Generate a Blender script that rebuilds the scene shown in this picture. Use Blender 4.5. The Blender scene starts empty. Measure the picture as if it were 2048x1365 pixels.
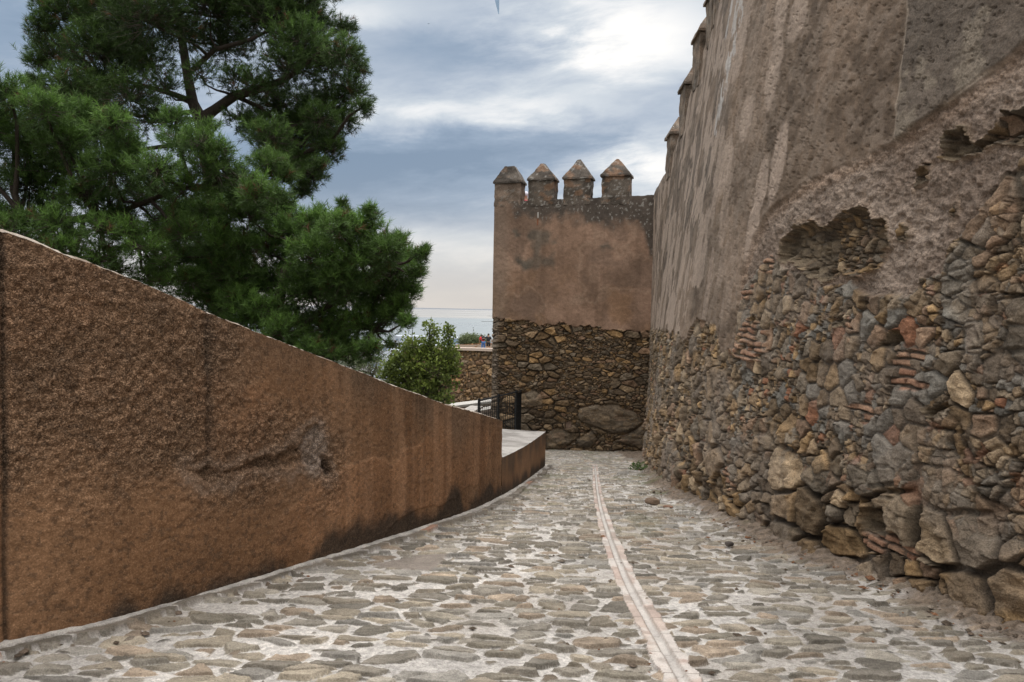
import bpy, math, random
import numpy as np
from math import radians as R
C = bpy.context.scene
COL = C.collection

# ------------------------------------------------------------------ camera
F_PX, PW, PH = 1500.0, 2048.0, 1365.0
EYE = 1.6
PITCH, ROLL = math.atan(65 / F_PX), R(1.1)
_cp, _sp = math.cos(PITCH), math.sin(PITCH)
FWD = np.array([0, _cp, -_sp]); _u0 = np.array([0, _sp, _cp]); _r0 = np.array([1.0, 0, 0])
RGT = _r0 * math.cos(ROLL) + _u0 * math.sin(ROLL)
UPV = _u0 * math.cos(ROLL) - _r0 * math.sin(ROLL)
cam = bpy.data.cameras.new('camera')
cam.sensor_width = 36; cam.lens = 36 * F_PX / PW; cam.clip_end = 200000; cam.clip_start = 0.05
camo = bpy.data.objects.new('camera', cam); COL.objects.link(camo)
from mathutils import Matrix, Vector
camo.matrix_world = Matrix(((RGT[0], UPV[0], -FWD[0], 0), (RGT[1], UPV[1], -FWD[1], 0), (RGT[2], UPV[2], -FWD[2], EYE), (0, 0, 0, 1)))
C.camera = camo
C.view_settings.view_transform = 'Standard'; C.view_settings.look = 'None'
C.view_settings.gamma = 1; C.view_settings.exposure = 0.0


def ray(px, py):
    d = FWD + RGT * (px - PW / 2) / F_PX - UPV * (py - PH / 2) / F_PX
    return d / d[1]


def P(px, py, d):
    r = ray(px, py)
    return np.array([r[0] * d, d, EYE + r[2] * d])


def azel(px, py):
    r = ray(px, py); n = np.linalg.norm(r)
    return math.atan2(r[0], r[1]), math.asin(r[2] / n)


# ------------------------------------------------------------------ node helper
class NT:
    def __init__(s, tree): s.t = tree
    def n(s, typ, **kw):
        nd = s.t.nodes.new(typ)
        for k, v in kw.items(): setattr(nd, k, v)
        return nd
    def set(s, sock, v):
        if isinstance(v, bpy.types.NodeSocket): s.t.links.new(v, sock)
        else:
            if isinstance(v, (tuple, list)) and len(v) == 3 and sock.type == 'RGBA': v = (*v, 1)
            sock.default_value = v
    def m(s, op, a, b=None, c=None, clamp=False):
        nd = s.n('ShaderNodeMath', operation=op, use_clamp=clamp)
        s.set(nd.inputs[0], a)
        if b is not None: s.set(nd.inputs[1], b)
        if c is not None: s.set(nd.inputs[2], c)
        return nd.outputs[0]
    def mix(s, f, a, b, blend='MIX'):
        nd = s.n('ShaderNodeMix', data_type='RGBA', blend_type=blend)
        s.set(nd.inputs[0], f); s.set(nd.inputs[6], a); s.set(nd.inputs[7], b)
        return nd.outputs[2]
    def ramp(s, f, stops, interp='LINEAR'):
        nd = s.n('ShaderNodeValToRGB'); e = nd.color_ramp; e.interpolation = interp
        while len(e.elements) < len(stops): e.elements.new(0.5)
        for el, (p, c) in zip(e.elements, stops):
            el.position = p; el.color = (*c, 1) if len(c) == 3 else c
        s.set(nd.inputs[0], f); return nd.outputs[0]
    def noise(s, vec, scale, detail=6, rough=.55, dist=0.0):
        nd = s.n('ShaderNodeTexNoise'); s.set(nd.inputs['Vector'], vec)
        nd.inputs['Scale'].default_value = scale; nd.inputs['Detail'].default_value = detail
        nd.inputs['Roughness'].default_value = rough; nd.inputs['Distortion'].default_value = dist
        return nd.outputs[0]
    def comb(s, x, y, z):
        nd = s.n('ShaderNodeCombineXYZ'); s.set(nd.inputs[0], x); s.set(nd.inputs[1], y); s.set(nd.inputs[2], z); return nd.outputs[0]


# ------------------------------------------------------------------ sky
SUN_AZ, SUN_EL = R(11), R(30)
W = bpy.data.worlds.new('World'); C.world = W; W.use_nodes = True
W.node_tree.nodes.clear(); w = NT(W.node_tree)
geo = w.n('ShaderNodeTexCoord'); sep = w.n('ShaderNodeSeparateXYZ'); w.set(sep.inputs[0], geo.outputs['Generated'])
X, Y, Z = sep.outputs
az = w.m('ARCTAN2', X, Y); el = w.m('ARCSINE', Z)
# streaky warp of the cloud layer
v1 = w.comb(w.m('MULTIPLY', az, 3.0), w.m('MULTIPLY', el, 9.0), w.m('ADD', w.m('MULTIPLY', Y, .3), .4))
n1 = w.noise(v1, 2.0, 8, .58, .2)
v2 = w.comb(w.m('ADD', w.m('MULTIPLY', az, 5.0), 7.3), w.m('SUBTRACT', w.m('MULTIPLY', el, 19.0), w.m('MULTIPLY', az, 2.2)), w.m('MULTIPLY', Y, .5))
n2 = w.noise(v2, 2.4, 9, .62, .25)
azw = w.m('ADD', az, w.m('MULTIPLY', w.m('SUBTRACT', n2, .5), .16))
elw = w.m('ADD', el, w.m('MULTIPLY', w.m('SUBTRACT', n1, .5), .075))


def blob(px, py, rx, ry, tilt=0.0):
    a0, e0 = azel(px, py); t = R(tilt)
    dx = w.m('SUBTRACT', azw, a0); dy = w.m('SUBTRACT', elw, e0)
    xx = w.m('ADD', w.m('MULTIPLY', dx, math.cos(t)), w.m('MULTIPLY', dy, math.sin(t)))
    yy = w.m('SUBTRACT', w.m('MULTIPLY', dy, math.cos(t)), w.m('MULTIPLY', dx, math.sin(t)))
    xx = w.m('DIVIDE', xx, rx / F_PX); yy = w.m('DIVIDE', yy, ry / F_PX)
    q = w.m('ADD', w.m('MULTIPLY', xx, xx), w.m('MULTIPLY', yy, yy))
    return w.m('EXPONENT', w.m('MULTIPLY', q, -1.0))


acc = w.m('ADD', .47, w.m('MULTIPLY', w.m('SUBTRACT', n1, .5), .42))
acc = w.m('ADD', acc, w.m('MULTIPLY', w.m('SUBTRACT', n2, .5), .46))
for wt, px, py, rx, ry, tl in (
        (.55, 1270, 80, 190, 100, 0), (.52, 1310, 340, 120, 70, 0), (.40, 830, 232, 300, 34, 6), (.30, 700, 20, 160, 40, 0),
        (.30, 1120, 215, 160, 30, 8), (-.38, 1010, 285, 330, 44, 8), (-.30, 800, 345, 260, 70, 4), (-.22, 920, 100, 190, 42, 0),
        (-.26, 1240, 190, 160, 26, 4), (-.16, 690, 420, 300, 60, 0), (.36, 900, 500, 260, 45, 0), (-.20, 60, 60, 200, 120, 0), (-.2, 620, 330, 120, 60, 0)):
    acc = w.m('ADD', acc, w.m('MULTIPLY', blob(px, py, rx, ry, tl), wt))
cl = w.ramp(acc, [(0, (.215, .30, .42)), (.26, (.30, .39, .515)), (.48, (.45, .525, .63)), (.70, (.63, .69, .755)), (.90, (.90, .91, .92)), (1, (1.04, 1.03, 1.0))])
hz = w.m('EXPONENT', w.m('MULTIPLY', w.m('POWER', w.m('DIVIDE', w.m('MAXIMUM', el, 0.0), R(5.2)), 2.0), -1.0))
hcol = w.ramp(w.m('ADD', w.m('MULTIPLY', n1, .5), .22), [(.25, (.58, .57, .57)), (.75, (.80, .74, .67))])
cl = w.mix(w.m('MULTIPLY', hz, .93), cl, hcol)
# overcast sky, brighter overhead; unseen part behind the viewer raised as fill light
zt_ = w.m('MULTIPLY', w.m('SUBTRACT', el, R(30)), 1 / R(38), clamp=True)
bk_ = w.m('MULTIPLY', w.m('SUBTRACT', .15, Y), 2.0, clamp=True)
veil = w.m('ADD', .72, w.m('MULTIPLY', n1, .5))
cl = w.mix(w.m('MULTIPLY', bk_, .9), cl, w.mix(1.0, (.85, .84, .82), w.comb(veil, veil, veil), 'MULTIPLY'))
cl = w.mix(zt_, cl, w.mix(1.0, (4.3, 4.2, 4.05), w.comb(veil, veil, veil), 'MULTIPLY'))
cl = w.mix(w.m('LESS_THAN', el, -0.003), cl, (.30, .32, .33))
sky = w.n('ShaderNodeTexSky', sky_type='NISHITA', sun_disc=False, sun_elevation=SUN_EL, sun_rotation=SUN_AZ)
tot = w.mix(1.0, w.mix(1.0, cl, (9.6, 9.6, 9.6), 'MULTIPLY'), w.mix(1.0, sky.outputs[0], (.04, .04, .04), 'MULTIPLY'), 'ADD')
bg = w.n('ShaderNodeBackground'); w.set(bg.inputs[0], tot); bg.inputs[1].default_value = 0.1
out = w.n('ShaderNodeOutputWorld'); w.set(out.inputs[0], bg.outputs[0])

# ------------------------------------------------------------------ sun behind the cloud
sun = bpy.data.lights.new('sun', 'SUN'); sun.energy = 1.1; sun.angle = R(14); sun.color = (1, .95, .88)
so = bpy.data.objects.new('sun', sun); COL.objects.link(so)
sd = Vector((math.sin(SUN_AZ) * math.cos(SUN_EL), math.cos(SUN_AZ) * math.cos(SUN_EL), math.sin(SUN_EL)))
so.rotation_euler = sd.to_track_quat('Z', 'Y').to_euler()


# ------------------------------------------------------------------ numpy noise
def _h(ix, iy, seed):
    with np.errstate(over='ignore'):
        h = ix.astype(np.int64).astype(np.uint32) * np.uint32(374761393) + iy.astype(np.int64).astype(np.uint32) * np.uint32(668265263) + np.uint32((seed * 2246822519) & 0xffffffff)
        h = (h ^ (h >> np.uint32(13))) * np.uint32(1274126177)
        h = (h ^ (h >> np.uint32(16))) * np.uint32(2654435761)
        h = h ^ (h >> np.uint32(15))
    return h.astype(np.float64) / 4294967296.0


def vnoise(x, y, seed=0):
    ix = np.floor(x); iy = np.floor(y); fx = x - ix; fy = y - iy
    fx = fx * fx * fx * (fx * (fx * 6 - 15) + 10); fy = fy * fy * fy * (fy * (fy * 6 - 15) + 10)
    a = _h(ix, iy, seed); b = _h(ix + 1, iy, seed); c = _h(ix, iy + 1, seed); d = _h(ix + 1, iy + 1, seed)
    return (a + (b - a) * fx) * (1 - fy) + (c + (d - c) * fx) * fy


def fbm(x, y, seed=0, oct=5, gain=.5):
    s = 0; a = 1.0; t = 0
    for i in range(oct):
        s = s + a * vnoise(x + 13.7 * i, y + 5.1 * i, seed + i * 17); t += a
        a *= gain; x = x * 2.03; y = y * 2.03
    return s / t


def worley(x, y, seed=0, jit=.85):
    """cell id hash, distance to the cell border, offset from the cell's centre"""
    ix = np.floor(x); iy = np.floor(y)
    best = np.full(x.shape, 9.0); bx = np.zeros(x.shape); by = np.zeros(x.shape); bi = np.zeros(x.shape); bj = np.zeros(x.shape)
    for dj in (-1, 0, 1):
        for di in (-1, 0, 1):
            cx = ix + di; cy = iy + dj
            px = cx + .5 + jit * (_h(cx, cy, seed) - .5); py = cy + .5 + jit * (_h(cx, cy, seed + 91) - .5)
            d = (px - x) ** 2 + (py - y) ** 2
            m = d < best
            best = np.where(m, d, best); bx = np.where(m, px, bx); by = np.where(m, py, by); bi = np.where(m, cx, bi); bj = np.where(m, cy, bj)
    edge = np.full(x.shape, 9.0)
    for dj in (-2, -1, 0, 1, 2):
        for di in (-2, -1, 0, 1, 2):
            if abs(di) == 2 and abs(dj) == 2: continue
            cx = bi + di; cy = bj + dj
            px = cx + .5 + jit * (_h(cx, cy, seed) - .5); py = cy + .5 + jit * (_h(cx, cy, seed + 91) - .5)
            vx = px - bx; vy = py - by; L = np.sqrt(vx * vx + vy * vy)
            ok = L > 1e-6; L = np.where(ok, L, 1)
            e = (((bx + px) / 2 - x) * vx + ((by + py) / 2 - y) * vy) / L
            edge = np.where(ok, np.minimum(edge, e), edge)
    return bi, bj, edge, x - bx, y - by


def sstep(a, b, x):
    t = np.clip((x - a) / (b - a), 0, 1); return t * t * (3 - 2 * t)


def polysdf(x, y, poly):
    """signed distance, positive inside"""
    poly = np.asarray(poly, float); n = len(poly); d = np.full(x.shape, 1e9); ins = np.zeros(x.shape, bool)
    for i in range(n):
        ax, ay = poly[i]; bx, by = poly[(i + 1) % n]
        ex, ey = bx - ax, by - ay; L = ex * ex + ey * ey + 1e-12
        t = np.clip(((x - ax) * ex + (y - ay) * ey) / L, 0, 1)
        d = np.minimum(d, (x - ax - t * ex) ** 2 + (y - ay - t * ey) ** 2)
        c = (ay > y) != (by > y)
        ins ^= c & (x < (bx - ax) * (y - ay) / (by - ay + 1e-12) + ax)
    return np.where(ins, 1, -1) * np.sqrt(d)


def lerp(a, b, t):
    t = np.asarray(t)[..., None]
    return np.asarray(a) * (1 - t) + np.asarray(b) * t


PAL = np.array([(.200, .155, .108), (.265, .190, .110), (.120, .098, .076), (.170, .152, .130), (.22, .160, .120), (.310, .250, .180), (.180, .133, .085), (.135, .108, .082), (.190, .160, .125)])


PAL = PAL * np.array((1.10, 1.0, .88))


def pick(i, j, seed, pal=PAL):
    k = (_h(i, j, seed) * len(pal)).astype(int)
    c = pal[k]; v = .75 + .55 * _h(i, j, seed + 5)
    return c * v[..., None]


# ------------------------------------------------------------------ mesh helpers
def mesh_from(name, V, faces_flat, sizes, mat, parent=None, col=None, smooth=True):
    me = bpy.data.meshes.new(name)
    V = np.ascontiguousarray(V, np.float32); faces_flat = np.ascontiguousarray(faces_flat, np.int32)
    me.vertices.add(len(V)); me.vertices.foreach_set('co', V.ravel())
    me.loops.add(len(faces_flat)); me.loops.foreach_set('vertex_index', faces_flat)
    sizes = np.asarray(sizes, np.int32); st = np.concatenate(([0], np.cumsum(sizes)[:-1])).astype(np.int32)
    me.polygons.add(len(sizes)); me.polygons.foreach_set('loop_start', st)
    try: me.polygons.foreach_set('loop_total', sizes)
    except Exception: pass
    me.polygons.foreach_set('use_smooth', np.full(len(sizes), smooth))
    if col is not None:
        if col.shape[1] == 3: col = np.concatenate([col, np.ones((len(col), 1))], 1)
        a = me.color_attributes.new('col', 'FLOAT_COLOR', 'POINT')
        a.data.foreach_set('color', np.ascontiguousarray(col, np.float32).ravel())
    me.update(calc_edges=True); me.validate()
    if mat: me.materials.append(mat)
    o = bpy.data.objects.new(name, me); COL.objects.link(o)
    if parent: o.parent = parent
    return o


def grid_mesh(name, V, mat, parent=None, col=None, fmask=None, flip=False):
    """V (n,m,3) grid; fmask (n-1,m-1) keeps a subset of its quads"""
    n, m = V.shape[:2]
    idx = np.arange(n * m).reshape(n, m)
    q = np.stack([idx[:-1, :-1], idx[1:, :-1], idx[1:, 1:], idx[:-1, 1:]], -1)
    if flip: q = q[..., ::-1]
    q = q[fmask] if fmask is not None else q.reshape(-1, 4)
    used, inv = np.unique(q, return_inverse=True)
    c = None if col is None else col.reshape(n * m, -1)[used]
    return mesh_from(name, V.reshape(-1, 3)[used], inv.ravel(), np.full(len(q), 4), mat, parent, c)


class MB:
    """collects simple shapes and links them as one mesh"""
    def __init__(s): s.v = []; s.f = []; s.z = []; s.c = []; s.n = 0
    def add(s, V, faces, col=None):
        V = np.asarray(V, float); s.v.append(V)
        for f in faces: s.f.extend([i + s.n for i in f]); s.z.append(len(f))
        if col is not None: s.c.append(np.tile(np.asarray(col, float), (len(V), 1)))
        s.n += len(V)
    def box(s, c, size, rz=0, col=None, bev=0.0):
        c = np.asarray(c, float); hx, hy, hz = np.asarray(size) / 2
        k = [(-1, -1, -1), (1, -1, -1), (1, 1, -1), (-1, 1, -1), (-1, -1, 1), (1, -1, 1), (1, 1, 1), (-1, 1, 1)]
        V = np.array([(a * hx, b * hy, d * hz) for a, b, d in k]); cs, sn = math.cos(rz), math.sin(rz)
        V = np.stack([V[:, 0] * cs - V[:, 1] * sn, V[:, 0] * sn + V[:, 1] * cs, V[:, 2]], 1) + c
        s.add(V, [(0, 3, 2, 1), (4, 5, 6, 7), (0, 1, 5, 4), (1, 2, 6, 5), (2, 3, 7, 6), (3, 0, 4, 7)], col)
    def prism(s, poly, z0, z1, col=None):
        n = len(poly); z0 = np.broadcast_to(z0, n); z1 = np.broadcast_to(z1, n)
        V = [(p[0], p[1], a) for p, a in zip(poly, z0)] + [(p[0], p[1], b) for p, b in zip(poly, z1)]
        s.add(V, [tuple(range(n))[::-1], tuple(range(n, 2 * n))] + [(i, (i + 1) % n, n + (i + 1) % n, n + i) for i in range(n)], col)
    def tube(s, pts, rad, seg=6, col=None):
        pts = np.asarray(pts, float); rad = np.broadcast_to(rad, len(pts)); V = []
        for i, p in enumerate(pts):
            t = pts[min(i + 1, len(pts) - 1)] - pts[max(i - 1, 0)]; t = t / (np.linalg.norm(t) + 1e-9)
            a = np.cross(t, (0, 0, 1) if abs(t[2]) < .9 else (1, 0, 0)); a /= np.linalg.norm(a); b = np.cross(t, a)
            for k in range(seg):
                an = 2 * math.pi * k / seg; V.append(p + rad[i] * (a * math.cos(an) + b * math.sin(an)))
        fs = []
        for i in range(len(pts) - 1):
            for k in range(seg):
                k2 = (k + 1) % seg; fs.append((i * seg + k, i * seg + k2, (i + 1) * seg + k2, (i + 1) * seg + k))
        fs.append(tuple(range(seg))); fs.append(tuple(range((len(pts) - 1) * seg, len(pts) * seg))[::-1])
        s.add(V, fs, col)
    def ellipsoid(s, c, r, n=10, col=None):
        V = []; fs = []
        for i in range(n + 1):
            th = math.pi * i / n
            for k in range(n):
                ph = 2 * math.pi * k / n
                V.append((c[0] + r[0] * math.sin(th) * math.cos(ph), c[1] + r[1] * math.sin(th) * math.sin(ph), c[2] + r[2] * math.cos(th)))
        for i in range(n):
            for k in range(n):
                fs.append((i * n + k, (i + 1) * n + k, (i + 1) * n + (k + 1) % n, i * n + (k + 1) % n))
        s.add(V, fs, col)
    def build(s, name, mat, parent=None, smooth=False):
        return mesh_from(name, np.concatenate(s.v), s.f, s.z, mat, parent, np.concatenate(s.c) if s.c else None, smooth)


def tag(o, label=None, cat=None, group=None, kind=None):
    if label: o['label'] = label
    if cat: o['category'] = cat
    if group: o['group'] = group
    if kind: o['kind'] = kind
    return o


def thing(name, loc, label, cat, group=None):
    o = bpy.data.objects.new(name, None); COL.objects.link(o); o.location = [float(q) for q in loc]; o.empty_display_size = .2
    THINGS.append(o)
    return tag(o, label, cat, group)


THINGS = []


def settle():
    """parts were built in world coordinates: keep them there under their Empties"""
    for t in THINGS:
        off = Vector(t.location)
        for ch in t.children:
            if ch.get('_s'): continue
            ch.matrix_parent_inverse = Matrix.Translation(-off)


# ------------------------------------------------------------------ materials
def new_mat(name):
    m = bpy.data.materials.new(name); m.use_nodes = True; t = m.node_tree; t.nodes.clear()
    n = NT(t); o = n.n('ShaderNodeOutputMaterial'); b = n.n('ShaderNodeBsdfPrincipled'); n.set(o.inputs[0], b.outputs[0])
    return m, n, b, o


def mat_surface(name, s1=9., k1=.5, s2=70., k2=.6, bump=.5, bdist=.012, rough=.92, flatcol=None, stretch=(1, 1, 1), spec=.25):
    """colour from the mesh, with fine mottling, grain and bump on top"""
    m, n, b, o = new_mat(name)
    tc = n.n('ShaderNodeTexCoord'); mp = n.n('ShaderNodeMapping'); mp.inputs['Scale'].default_value = stretch
    n.set(mp.inputs[0], tc.outputs['Object']); vec = mp.outputs[0]
    if flatcol is None:
        a = n.n('ShaderNodeAttribute', attribute_name='col'); base = a.outputs['Color']; al = a.outputs['Alpha']
    else: base = (*flatcol, 1); al = 1.0
    na = n.noise(vec, s1, 8, .62); nb = n.noise(vec, s2, 5, .65)
    f = n.m('ADD', 1.0, n.m('MULTIPLY', n.m('SUBTRACT', na, .5), k1 * 2.2))
    g = n.m('ADD', 1.0, n.m('MULTIPLY', n.m('MULTIPLY', n.m('SUBTRACT', nb, .5), k2 * 2.6), al))
    fg = n.m('MAXIMUM', n.m('MULTIPLY', f, g), .08)
    n.set(b.inputs['Base Color'], n.mix(1.0, base, n.comb(fg, fg, fg), 'MULTIPLY'))
    b.inputs['Roughness'].default_value = rough; b.inputs['Specular IOR Level'].default_value = spec
    bp = n.n('ShaderNodeBump'); bp.inputs['Distance'].default_value = bdist
    n.set(bp.inputs['Strength'], n.m('MULTIPLY', al, bump))
    n.set(bp.inputs['Height'], n.m('ADD', n.m('MULTIPLY', na, 1.2), n.m('MULTIPLY', nb, .8)))
    n.set(b.inputs['Normal'], bp.outputs[0])
    return m


def mat_pebble(name):
    m, n, b, o = new_mat(name)
    tc = n.n('ShaderNodeTexCoord'); vec = tc.outputs['Object']
    a = n.n('ShaderNodeAttribute', attribute_name='col'); base = a.outputs['Color']; al = a.outputs['Alpha']
    wv = n.n('ShaderNodeVectorMath', operation='ADD'); nz = n.n('ShaderNodeTexNoise'); nz.inputs['Scale'].default_value = 45
    n.set(nz.inputs['Vector'], vec)
    sc = n.n('ShaderNodeVectorMath', operation='SCALE'); n.set(sc.inputs[0], nz.outputs['Color']); sc.inputs['Scale'].default_value = .02
    n.set(wv.inputs[0], vec); n.set(wv.inputs[1], sc.outputs[0])
    vo = n.n('ShaderNodeTexVoronoi'); vo.inputs['Scale'].default_value = 125; n.set(vo.inputs['Vector'], wv.outputs[0])
    se = n.n('ShaderNodeSeparateColor'); n.set(se.inputs[0], vo.outputs['Color'])
    r1 = n.m('POWER', se.outputs[0], 2.6)
    peb = n.m('ADD', .64, n.m('MULTIPLY', r1, 1.6))
    peb = n.m('MULTIPLY', peb, n.m('SUBTRACT', 1.25, n.m('MULTIPLY', vo.outputs['Distance'], .9)))
    na = n.noise(vec, 5, 7, .6); nb = n.noise(vec, 110, 4, .7)
    fine = n.m('ADD', 1.0, n.m('MULTIPLY', n.m('SUBTRACT', nb, .5), 1.7))
    k = n.m('ADD', n.m('MULTIPLY', al, peb), n.m('MULTIPLY', n.m('SUBTRACT', 1.0, al), fine))
    k = n.m('MULTIPLY', k, n.m('ADD', .55, n.m('MULTIPLY', na, .9)))
    k = n.m('MAXIMUM', k, .06)
    col = n.mix(1.0, base, n.comb(k, k, k), 'MULTIPLY')
    pale = n.m('MULTIPLY', n.m('MULTIPLY', r1, al), .38)
    col = n.mix(pale, col, n.mix(1.0, (.42, .31, .22), n.comb(fine, fine, fine), 'MULTIPLY'))
    n.set(b.inputs['Base Color'], col)
    b.inputs['Roughness'].default_value = .9; b.inputs['Specular IOR Level'].default_value = .25
    bp = n.n('ShaderNodeBump'); bp.inputs['Distance'].default_value = .014
    n.set(bp.inputs['Strength'], n.m('ADD', .25, n.m('MULTIPLY', al, .75)))
    n.set(bp.inputs['Height'], n.m('ADD', n.m('MULTIPLY', n.m('SUBTRACT', 1.0, vo.outputs['Distance']), al), n.m('MULTIPLY', nb, .5)))
    n.set(b.inputs['Normal'], bp.outputs[0])
    return m


def mat_leaf(name, trans=.3):
    m, n, b, o = new_mat(name)
    a = n.n('ShaderNodeAttribute', attribute_name='col')
    n.set(b.inputs['Base Color'], a.outputs['Color']); b.inputs['Roughness'].default_value = .6; b.inputs['Specular IOR Level'].default_value = .3
    t = n.n('ShaderNodeBsdfTranslucent'); n.set(t.inputs[0], a.outputs['Color'])
    mx = n.n('ShaderNodeMixShader'); mx.inputs[0].default_value = trans
    n.set(mx.inputs[1], b.outputs[0]); n.set(mx.inputs[2], t.outputs[0]); n.set(o.inputs[0], mx.outputs[0])
    return m


def mat_plain(name, c, rough=.7, metal=0., var=.25, s=20, bump=.15):
    m, n, b, o = new_mat(name)
    tc = n.n('ShaderNodeTexCoord'); na = n.noise(tc.outputs['Object'], s, 5, .6)
    k = n.m('ADD', 1.0, n.m('MULTIPLY', n.m('SUBTRACT', na, .5), var * 2))
    n.set(b.inputs['Base Color'], n.mix(1.0, c, n.comb(k, k, k), 'MULTIPLY'))
    b.inputs['Roughness'].default_value = rough; b.inputs['Metallic'].default_value = metal
    bp = n.n('ShaderNodeBump'); bp.inputs['Strength'].default_value = bump; bp.inputs['Distance'].default_value = .01
    n.set(bp.inputs['Height'], na); n.set(b.inputs['Normal'], bp.outputs[0])
    return m


M_STONE = mat_surface('rubble_stone', 17, .60, 85, .75, 1.0, .022)
M_PLASTER = mat_surface('weathered_plaster', 9, .42, 62, 1.10, 1.0, .018)
M_COBBLE = mat_surface('slate_cobbles', 22, .42, 110, .65, .9, .012)
M_GUTTER = mat_surface('pale_brick', 16, .25, 120, .35, .5, .008)
M_PEBBLE = mat_pebble('brown_pebble_render')
M_COPING = mat_surface('concrete_coping', 7, .25, 60, .5, .5, .01)
M_BARK = mat_surface('bark', 12, .5, 50, .6, .9, .03, stretch=(1, 1, .3))
M_NEEDLE = mat_leaf('pine_needles', .22)
M_LEAF = mat_leaf('broad_leaves', .35)
M_IRON = mat_plain('black_iron', (.012, .013, .015), .5, .3)


# ------------------------------------------------------------------ ground profile and the plan of the walls
def gz(d):
    d = np.asarray(d, float); q = np.clip(d, 0, 23)
    return -(.06 * q + .0026 * q * q) - np.where(d < 0, .06 * d, 0) - np.where(d > 23, .01 * (d - 23), 0)


class Curve:
    def __init__(s, pts):
        p = np.array(pts, float)
        for _ in range(4):      # corner-cutting
            q = np.empty((2 * len(p), 2)); q[0] = p[0]; q[-1] = p[-1]
            q[1:-1:2] = .75 * p[:-1] + .25 * p[1:]; q[2:-1:2] = .25 * p[:-1] + .75 * p[1:]; p = q
        s.p = p; L = np.concatenate(([0], np.cumsum(np.hypot(*np.diff(p, axis=0).T)))); s.L = L
    def at(s, t): return np.interp(t, s.L, s.p[:, 0]), np.interp(t, s.L, s.p[:, 1])
    def x_at_y(s, y): return np.interp(y, s.p[:, 1], s.p[:, 0])
    def s_at_y(s, y): return np.interp(y, s.p[:, 1], s.L)
    def normal(s, t):
        x1, y1 = s.at(t - .05); x2, y2 = s.at(t + .05); tx, ty = x2 - x1, y2 - y1; L = np.hypot(tx, ty) + 1e-9
        return -ty / L, tx / L     # left of the walking direction


def ground_px(px, py):
    r = ray(px, py); d = np.arange(.5, 60, .005); k = np.nonzero(EYE + r[2] * d < gz(d))[0]
    return r[0] * d[k[0]], d[k[0]]


LEFT = Curve([(-7.0, -5), (-5.6, -1), (-4.4, 1.6), (-3.4, 3.1)] + [ground_px(*p) for p in ((0, 1305), (250, 1250), (500, 1172), (700, 1110), (850, 1062), (950, 1028), (1040, 980), (1090, 938))])
RIGHT = Curve([(4.3, -5), (4.05, -1), (3.75, 2), (3.45, 3.5), (3.15, 4.6), (2.85, 5.6), (2.55, 6.9), (2.35, 8.5), (2.27, 10.8), (2.5, 13.4), (2.93, 16.2), (3.36, 18.6), (3.93, 21.35)])
def batter(d): return np.interp(d, [-5, 5, 10, 14, 17, 19, 21.3], [.10, .10, .115, .115, .07, .03, .0])
def rtop(d): return np.interp(d, RT[0], RT[1])
def wallx(d, z): return RIGHT.x_at_y(d) + batter(d) * (z - gz(d))


def hit_right(px, py):
    """point of the right wall seen at a photo pixel, in wall coordinates (arc length, height)"""
    r = ray(px, py); d = np.arange(.6, 21.35, .004); z = EYE + r[2] * d
    k = np.nonzero(r[0] * d > wallx(d, z))[0]
    k = k[0] if len(k) else len(d) - 1
    return float(RIGHT.s_at_y(d[k])), float(z[k])


RT = ([0, 30], [9, 9])
_t = [hit_right(*q) for q in ((1303, 391), (1312, 378), (1320, 366), (1334, 342), (1360, 262), (1387, 165), (1420, 60))]
_d = [float(np.interp(q[0], RIGHT.L, RIGHT.p[:, 1])) for q in _t]
RT = (np.array([-5, 3, 6] + _d[::-1]), np.array([9.2, 8.2, 7.4] + [q[1] for q in _t[::-1]]))


def hit_left(px, py):
    r = ray(px, py); d = np.arange(.6, 13.9, .003)
    k = np.nonzero(r[0] * d > LEFT.x_at_y(d))[0]
    g = r[0] * d - LEFT.x_at_y(d); k = np.nonzero((g[:-1] > 0) & (g[1:] <= 0))[0]
    k = k[0] if len(k) else len(d) - 1
    return float(LEFT.s_at_y(d[k])), float(EYE + r[2] * d[k])


def RP(*pts): return [hit_right(*p) for p in pts]
def LP(*pts): return [hit_left(*p) for p in pts]


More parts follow.
